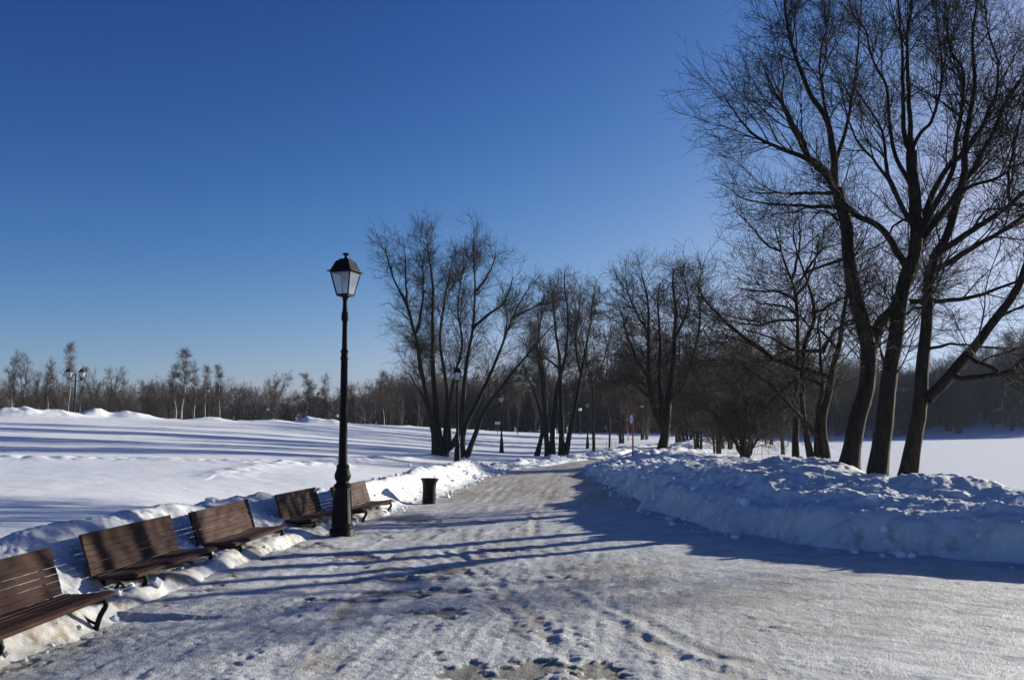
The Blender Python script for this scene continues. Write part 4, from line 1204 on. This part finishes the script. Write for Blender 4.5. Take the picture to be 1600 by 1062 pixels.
def make_lamp(name='street_lamp'):
    root = empty(name, (0, 0, 0))
    b = MB()
    b.lathe([(.165, -.3), (.165, .14), (.158, .155), (.142, .165), (.142, .185), (.152, .195), (.152, .21), (.136, .225), (.128, .30), (.108, .66), (.104, .70), (.12, .715), (.122, .74), (.10, .755), (.088, .775), (.084, .79), (.10, .815), (.112, .85), (.112, .885), (.096, .925), (.084, .965), (.088, .98), (.088, 1.0), (.07, 1.02), (.064, 1.04)], 28)
    for k in range(8):
        a = k * math.pi / 4
        b.tube([(.134 * math.cos(a), .134 * math.sin(a), .23), (.107 * math.cos(a), .107 * math.sin(a), .67)], .012, 5)
    b.build('base', M['lamp'], root, smooth=True, angle=40)
    p = MB()
    p.lathe([(.063, 1.03), (.058, 1.2), (.047, 2.45), (.055, 2.46), (.057, 2.48), (.047, 2.50), (.046, 2.55), (.055, 2.565), (.055, 2.585), (.038, 2.60), (.033, 2.98), (.040, 2.99), (.05, 3.02), (.052, 3.06), (.044, 3.09), (.05, 3.10), (.036, 3.14), (.032, 3.25), (.032, 3.28), (.04, 3.285), (.04, 3.295), (.033, 3.30), (.045, 3.325), (.075, 3.345)], 20)
    p.build('pole', M['lamp'], root, smooth=True, angle=40)
    lantern(root, (0, 0, 3.36), R(-19), 0.93)
    return root
def set_lamp(o, x, y, z, label, s=1.0, rz=0.0, tilt=0.0, group='single-lantern park lamps'):
    o.location = (x, y, z); o.scale = (s, s, s); o.rotation_euler = (0, tilt, rz)
    tag(o, label, 'street lamp', group)
lamp0 = make_lamp()
_p = ground(534, 841, 0.02)
set_lamp(lamp0, _p[0], _p[1], 0.0, 'nearest black park lamp with heavy flared base beside the benches', 1.062, 0, R(.15))
LAMPS = [(715, 38.5, 569, 'second black park lamp on the snow bank before the large willow', -.012),
         (783.5, 62, 613, 'black park lamp in the snow right of the large willow', -.006),
         (917, 77, 624, 'black park lamp between willow clump and slanting tree', -.05),
         (1002, 97, 628, 'smallest black park lamp behind the red pole', -.035),
         (326, 99, 603, 'single park lamp among the birches beyond the left field', .02),
         (498.5, 110, 611, 'far park lamp against the dark wood, nearer of two left of the big lamp post', .01),
         (483.5, 140, 619, 'far faint park lamp left of its twin in front of the dark wood', .01)]
lamps = []
for (px, Y, top, label, tilt) in LAMPS:
    o = copy_tree(lamp0)
    t = at(px, top, Y)
    g = gz(t[0], Y) - .05
    set_lamp(o, t[0], Y, g, label, max(.6, (t[2] - g) / 4.0), 0.3 * Y, tilt)
    lamps.append(o)

def make_double():
    root = empty('double_street_lamp', (0, 0, 0))
    b = MB()
    b.lathe([(.17, -.4), (.17, .2), (.14, .24), (.11, .75), (.12, .8), (.09, .95), (.07, 1.05)], 20)
    b.build('base', M['lamp'], root, smooth=True, angle=40)
    p = MB()
    p.lathe([(.068, 1.03), (.05, 3.2), (.06, 3.22), (.06, 3.3), (.04, 3.32), (.035, 3.7), (.05, 3.75), (.03, 3.85), (.001, 3.95)], 16)
    p.build('pole', M['lamp'], root, smooth=True, angle=40)
    for sx in (-1, 1):
        a = MB()
        a.tube(resample([(0, 0, 3.4), (sx * .2, 0, 3.36), (sx * .42, 0, 3.45), (sx * .44, 0, 3.62)], 12), .028, 8)
        arm = a.build('arm', M['lamp'], root, smooth=True)
        lantern(root, (sx * .44, 0, 3.64), R(-19), 1.1)
    return root
dl = make_double()
t = at(118, 574, 75); g = gz(t[0], 75) - .1
dl.location = (t[0], 75, g); dl.scale = (1.15,) * 2 + ((t[2] - g) / 4.35,); dl.rotation_euler = (0, R(.6), R(8))
tag(dl, 'tall park lamp with two lanterns behind the snow mounds at left', 'street lamp')

def globe_lamp(px, top, Y, label):
    t = at(px, top, Y); g = gz(t[0], Y)
    h = max(1.2, t[2] - g)
    root = empty('globe_lamp', (t[0], Y, g))
    tag(root, label, 'street lamp', 'small white-headed lamps before the dark wood')
    p = MB(); p.lathe([(.06, -.2), (.05, h - .42), (.09, h - .40), (.09, h - .37), (.03, h - .36)], 10); p.build('pole', M['lamp'], root)
    hd = MB(); hd.lathe([(.03, h - .37), (.14, h - .33), (.20, h - .2), (.17, h - .07), (.08, h - .01), (.001, h)], 14); hd.build('lamp_head', M['bulb'], root, smooth=True)
globe_lamp(418.5, 637, 108, 'small white lamp head in front of the lone fan-shaped tree')
globe_lamp(442, 643, 112, 'lower small white lamp head right of the lone fan-shaped tree')
globe_lamp(526.5, 647, 110, 'small white lamp head close to the tall lamp post')
globe_lamp(906, 637, 108, 'small white lamp head just left of the leaning path lamp')

# ------------------------------------------------------------------ benches
BL = 1.9
def make_bench():
    root = empty('park_bench', (0, 0, 0))
    s = MB()
    n = 6
    for k in range(n):                                   # seat slats, front to back
        x = -.035 - k * .073
        z = .43 - .006 * k - .010 * math.sin(math.pi * k / (n - 1))
        tilt = R(-4) if k else R(14)
        Mx = Matrix.Rotation(tilt, 3, 'Y')
        s.box((x, BL / 2, z - (.006 if k == 0 else 0)), (.067, BL, .034), Mx, .009)
    s.build('seat', M['wood'], root)
    b = MB()
    lean = R(17)
    up = np.array([-math.sin(lean), 0, math.cos(lean)])
    o = np.array([-.449, 0, .412])
    Mx = np.array(Matrix.Rotation(-lean, 3, 'Y'))
    pos = .0
    for k in range(5):
        w = .056
        c = o + up * (pos + w / 2) + np.array([.012 * math.sin(k), 0, 0]) * .3
        b.box((c[0], BL / 2, c[2]), (.026, BL, w), Mx, .008)
        pos += w + .0018
    w = .105
    c = o + up * (pos + w / 2)
    b.box((c[0], BL / 2, c[2]), (.03, BL, w), Mx, .010)
    b.build('backrest', M['wood'], root)
    for y in (.17, BL - .17):                            # cast-iron end frames
        f = MB()
        fr = resample([(-.04, y, .40), (.0, y, .36), (-.05, y, .26), (-.075, y, .14), (-.04, y, .03), (.01, y, .0)], 16)
        f.tube(fr, np.linspace(.021, .026, 16), 8)
        rl = resample([(-.43, y, .40), (-.40, y, .28), (-.42, y, .14), (-.50, y, .0)], 14)
        f.tube(rl, .023, 8)
        f.tube(resample([(.0, y, .392), (-.2, y, .365), (-.43, y, .385)], 10), .020, 8)
        bk = resample([(-.43, y, .385), (-.492, y, .47), o + up * .2 + [-.03, y, 0], o + up * (pos + w - .02) + [-.028, y, 0]], 14)
        f.tube(bk, .017, 8)
        f.tube(resample([(-.06, y, .2), (-.16, y, .25), (-.25, y, .33)], 8), .012, 6)
        f.tube(resample([(-.41, y, .2), (-.33, y, .25), (-.25, y, .33)], 8), .012, 6)
        f.box((.0, y, -.0), (.10, .05, .03), None, .006)
        f.box((-.49, y, -.0), (.10, .05, .03), None, .006)
        f.build('leg_frame', M['iron'], root, smooth=True, angle=50)
    return root
bench0 = make_bench()
def seat_pt(px, py): return ground(px, py, .305)
BEN = [((14, 984), (192, 916), 'nearest brown slatted bench, cut off by the left edge of the photo'),
       ((216, 894), (340, 852), 'brown slatted bench second from the left, deep in snow'),
       ((369, 847), (450, 818), 'third brown slatted bench from the left, just left of the lamp base'),
       ((487, 810), (542, 794), 'brown slatted bench half behind the lamp base'),
       ((568, 794), (616, 779), 'farthest brown slatted bench, right behind the lamp')]
for k, (a, c, label) in enumerate(BEN):
    o = bench0 if k == 0 else copy_tree(bench0)
    A, C_ = seat_pt(*a), seat_pt(*c)
    d = C_ - A
    if k == 0: A = C_ - d / np.linalg.norm(d) * BL
    o.location = (A[0], A[1], -.145)
    o.rotation_euler = (0, 0, math.atan2(-d[0], d[1]))
    ln = np.linalg.norm(d[:2]) / BL
    o.scale = (1, np.clip(ln, .93, 1.06), 1)
    tag(o, label, 'bench', 'benches in a row along the path')

# ------------------------------------------------------------------ litter bin
def make_bin():
    p = ground(670, 786, .03)
    root = empty('litter_bin', (p[0], p[1], -.02))
    root.rotation_euler = (0, R(1.5), .2)
    tag(root, 'black slatted litter bin with flared rim set in the snow bank', 'litter bin')
    rm = MB()
    rm.lathe([(.125, .30), (.138, .30), (.142, .42), (.158, .50), (.184, .545), (.196, .555), (.196, .57), (.178, .572), (.150, .54), (.128, .42), (.125, .30)], 28)
    rm.build('rim', M['iron'], root, smooth=True, angle=40)
    sl = MB()
    for k in range(22):
        a = k * 2 * math.pi / 22
        ca, sa = math.cos(a), math.sin(a)
        Mx = Matrix.Rotation(a, 3, 'Z')
        sl.box((.133 * ca, .133 * sa, .18), (.008, .022, .30), Mx, .002)
    sl.build('slats', M['iron'], root)
    bs = MB(); bs.lathe([(.001, -.05), (.132, -.05), (.138, .02), (.138, .045), (.12, .05), (.001, .05)], 28); bs.build('base', M['iron'], root, smooth=True, angle=40)
    ln = MB(); ln.lathe([(.001, .055), (.112, .055), (.118, .5), (.113, .5), (.108, .07), (.001, .07)], 24); ln.build('liner', M['iron'], root, smooth=True, angle=40)
make_bin()

# ------------------------------------------------------------------ red pole with sign
def make_sign():
    Y = 37.5
    p = at(989, 720, Y); z = gz(p[0], Y)
    t = at(990, 646, Y)
    h = t[2] - z
    root = empty('road_sign', (p[0], Y, z)); root.rotation_euler = (0, R(.9), 0)
    tag(root, 'thin red pole with a round red-rimmed white sign seen nearly edge on', 'sign')
    b = MB(); b.tube([(0, 0, -.4), (0, 0, h)], .032, 12); b.build('pole', M['red'], root, smooth=True, angle=40)
    Mx = np.array(Matrix.Rotation(R(-77), 3, 'Z') @ Matrix.Rotation(R(90), 3, 'X'))
    o = np.array([0, 0, h - .22]) + Mx @ np.array([0, 0, .05])
    d = MB(); d.lathe([(.001, -.008), (.23, -.008), (.235, 0), (.23, .008), (.16, .009), (.001, .009)], 32)
    d.V = [v @ Mx.T + o for v in d.V]; disc = d.build('sign_disc', M['red'], root)
    w_ = MB(); w_.lathe([(.05, .0125), (.17, .0125), (.17, .010)], 32); w_.V = [v @ Mx.T + o for v in w_.V]; w_.build('sign_face', M['white'], disc)
make_sign()

def make_board():
    Y = 92
    t = at(777.5, 661, Y); g = gz(t[0], Y)
    root = empty('information_board', (t[0], Y, g)); tag(root, 'small white board on a thin post in the snow beyond the third lamp', 'sign')
    b = MB(); b.tube([(0, 0, -.3), (0, 0, t[2] - g + .1)], .03, 8); b.build('post', M['stake'], root)
    w_ = MB(); w_.box((0, -.04, t[2] - g + .02), (.52, .03, .26), None, .005); w_.build('board', M['white'], root)
    Y = 100; t = at(866.5, 666, Y); g = gz(t[0], Y)
    h = max(.7, t[2] - g)
    bo = MB(); bo.lathe([(.12, -.2), (.11, h * .72), (.07, h * .76), (.10, h * .86), (.08, h * .97), (.001, h)], 14)
    o = bo.build('bollard', M['white'], None, smooth=True); o.location = (t[0], Y, g)
    tag(o, 'small white post standing between the stems of the willow clump', 'bollard')
    for k, (px, lab) in enumerate(((947.5, 'leftmost'), (956, 'second'), (962, 'third'), (966.5, 'rightmost'))):
        Y = 70 + k; p = at(px, 700, Y); g = gz(p[0], Y)
        st = MB(); st.tube([(0, 0, -.2), (.01 * k, 0, .55)], .014, 6); st.build('wooden_stake', M['stake']).location = (p[0], Y, g)
        o = COL.objects[-1]
        tag(o, f'{lab} of four thin grey stakes in the snow by the path bend', 'stake', 'stakes by the path bend')
make_board()

# ------------------------------------------------------------------ low building across the lake
def make_building():
    Y = 158
    a, c = at(1398, 655, Y), at(1476, 655, Y)
    g = min(gz(a[0], Y), gz(c[0], Y)) - .2
    w = c[0] - a[0]; top = at(1430, 611, Y)[2] - g
    root = empty('brick_building', ((a[0] + c[0]) / 2, Y, g))
    tag(root, 'low dark brick building with snowy roof and white door among trees across the lake', 'building')
    b = MB(); b.box((0, 3, top / 2 - .5), (w, 6, top + 1), None, .02); b.build('wall', M['brick'], root)
    rf = MB()
    V = [(-w / 2 - .3, -.4, top), (w / 2 + .3, -.4, top), (w / 2 + .3, 6.4, top), (-w / 2 - .3, 6.4, top), (-w / 2 - .3, -.4, top + .3), (w / 2 + .3, -.4, top + .3), (w / 2 + .3, 3, top + .75), (-w / 2 - .3, 3, top + .75), (w / 2 + .3, 6.4, top + .3), (-w / 2 - .3, 6.4, top + .3)]
    rf.add(V, [[3, 2, 1, 0], [0, 1, 5, 4], [4, 5, 6, 7], [7, 6, 8, 9], [9, 8, 2, 3]], [[0, 4, 7], [0, 7, 3], [3, 7, 9], [1, 6, 5], [1, 2, 6], [2, 8, 6]])
    rf.build('roof', M['snow'], root)
    for (px, wd, ht) in ((1458.5, 1.0, 2.3), (1425.5, .4, 2.0)):
        x = at(px, 645, Y)[0] - (a[0] + c[0]) / 2
        d = MB(); d.box((x, -.03, 1.0 + ht / 2), (wd, .1, ht), None, .01); d.build('door', M['white'], root)
    f = MB()
make_building()

# ------------------------------------------------------------------ thin winter air
def haze():
    mb = MB(); mb.box((20, 190, 11), (900, 480, 36))
    m = bpy.data.materials.new('pale_air'); m.use_nodes = True
    n = m.node_tree
    for q in list(n.nodes): n.nodes.remove(q)
    out = n.nodes.new('ShaderNodeOutputMaterial'); v = n.nodes.new('ShaderNodeVolumePrincipled')
    v.inputs['Color'].default_value = (0.70, 0.80, 1.0, 1)
    v.inputs['Density'].default_value = 0.00028
    v.inputs['Anisotropy'].default_value = 0.0
    n.links.new(v.outputs[0], out.inputs['Volume'])
    tag(mb.build('haze', m), 'thin pale winter air over the park', 'haze', kind='stuff')
haze()

# ------------------------------------------------------------------ light
SUN_AZ, SUN_EL = R(57), R(12.6)      # azimuth to the right of the view (+Y)
world = bpy.data.worlds.new('World'); S.world = world; world.use_nodes = True
nt = world.node_tree
bg = nt.nodes['Background']
sky = nt.nodes.new('ShaderNodeTexSky')
sky.sky_type = 'NISHITA'
sky.sun_disc = False
sky.sun_elevation = SUN_EL
sky.sun_rotation = SUN_AZ
sky.altitude = 150
sky.air_density = 0.7
sky.dust_density = 0.8
sky.ozone_density = 2.0
# the camera's contrast: the deep blue of a polarised winter sky
sep = nt.nodes.new('ShaderNodeSeparateXYZ'); comb = nt.nodes.new('ShaderNodeCombineXYZ')
nt.links.new(sky.outputs[0], sep.inputs[0])
for ch, (kk, gg, top) in enumerate(((0.632, 2.35, 6.2), (0.675, 1.78, 8.0), (1.015, 1.32, 12.0))):
    p_ = math_node(nt, 'POWER', math_node(nt, 'MULTIPLY', sep.outputs[ch], kk), gg)
    # the film's shoulder: x / (1 + (x / top)^2)^0.5
    q_ = math_node(nt, 'POWER', math_node(nt, 'ADD', math_node(nt, 'POWER', math_node(nt, 'DIVIDE', p_, top), 2.0), 1.0), 0.5)
    nt.links.new(math_node(nt, 'DIVIDE', p_, q_), comb.inputs[ch])
nt.links.new(comb.outputs[0], bg.inputs[0])
bg.inputs[1].default_value = 0.05
sl_ = bpy.data.lights.new('sun', 'SUN')
sl_.energy = 5.0
sl_.angle = R(0.53)
sl_.color = (1.0, 0.95, 0.81)
so = bpy.data.objects.new('sun', sl_); COL.objects.link(so)
sd = Vector((math.sin(SUN_AZ) * math.cos(SUN_EL), math.cos(SUN_AZ) * math.cos(SUN_EL), math.sin(SUN_EL)))
so.rotation_euler = sd.to_track_quat('Z', 'Y').to_euler()
so.location = (30, 20, 30)

# ------------------------------------------------------------------ camera and view
cam = bpy.data.cameras.new('camera')
co = bpy.data.objects.new('camera', cam); COL.objects.link(co)
cam.sensor_fit = 'HORIZONTAL'; cam.sensor_width = 36.0
cam.lens = FPX / 1600 * 36.0
cam.clip_start = 0.1; cam.clip_end = 2000
cam.dof.use_dof = True; cam.dof.focus_distance = 30.0; cam.dof.aperture_fstop = 4.5
co.matrix_world = Matrix.Translation(Vector(CAM)) @ (Matrix.Rotation(R(90) + PITCH, 4, 'X') @ Matrix.Rotation(-ROLL, 4, 'Z'))
S.camera = co
S.view_settings.view_transform = 'Standard'
S.view_settings.look = 'None'
S.view_settings.gamma = 1
S.view_settings.use_curve_mapping = False
S.view_settings.exposure = 0.8
S.cycles.max_bounces = 6
S.cycles.use_denoising = True
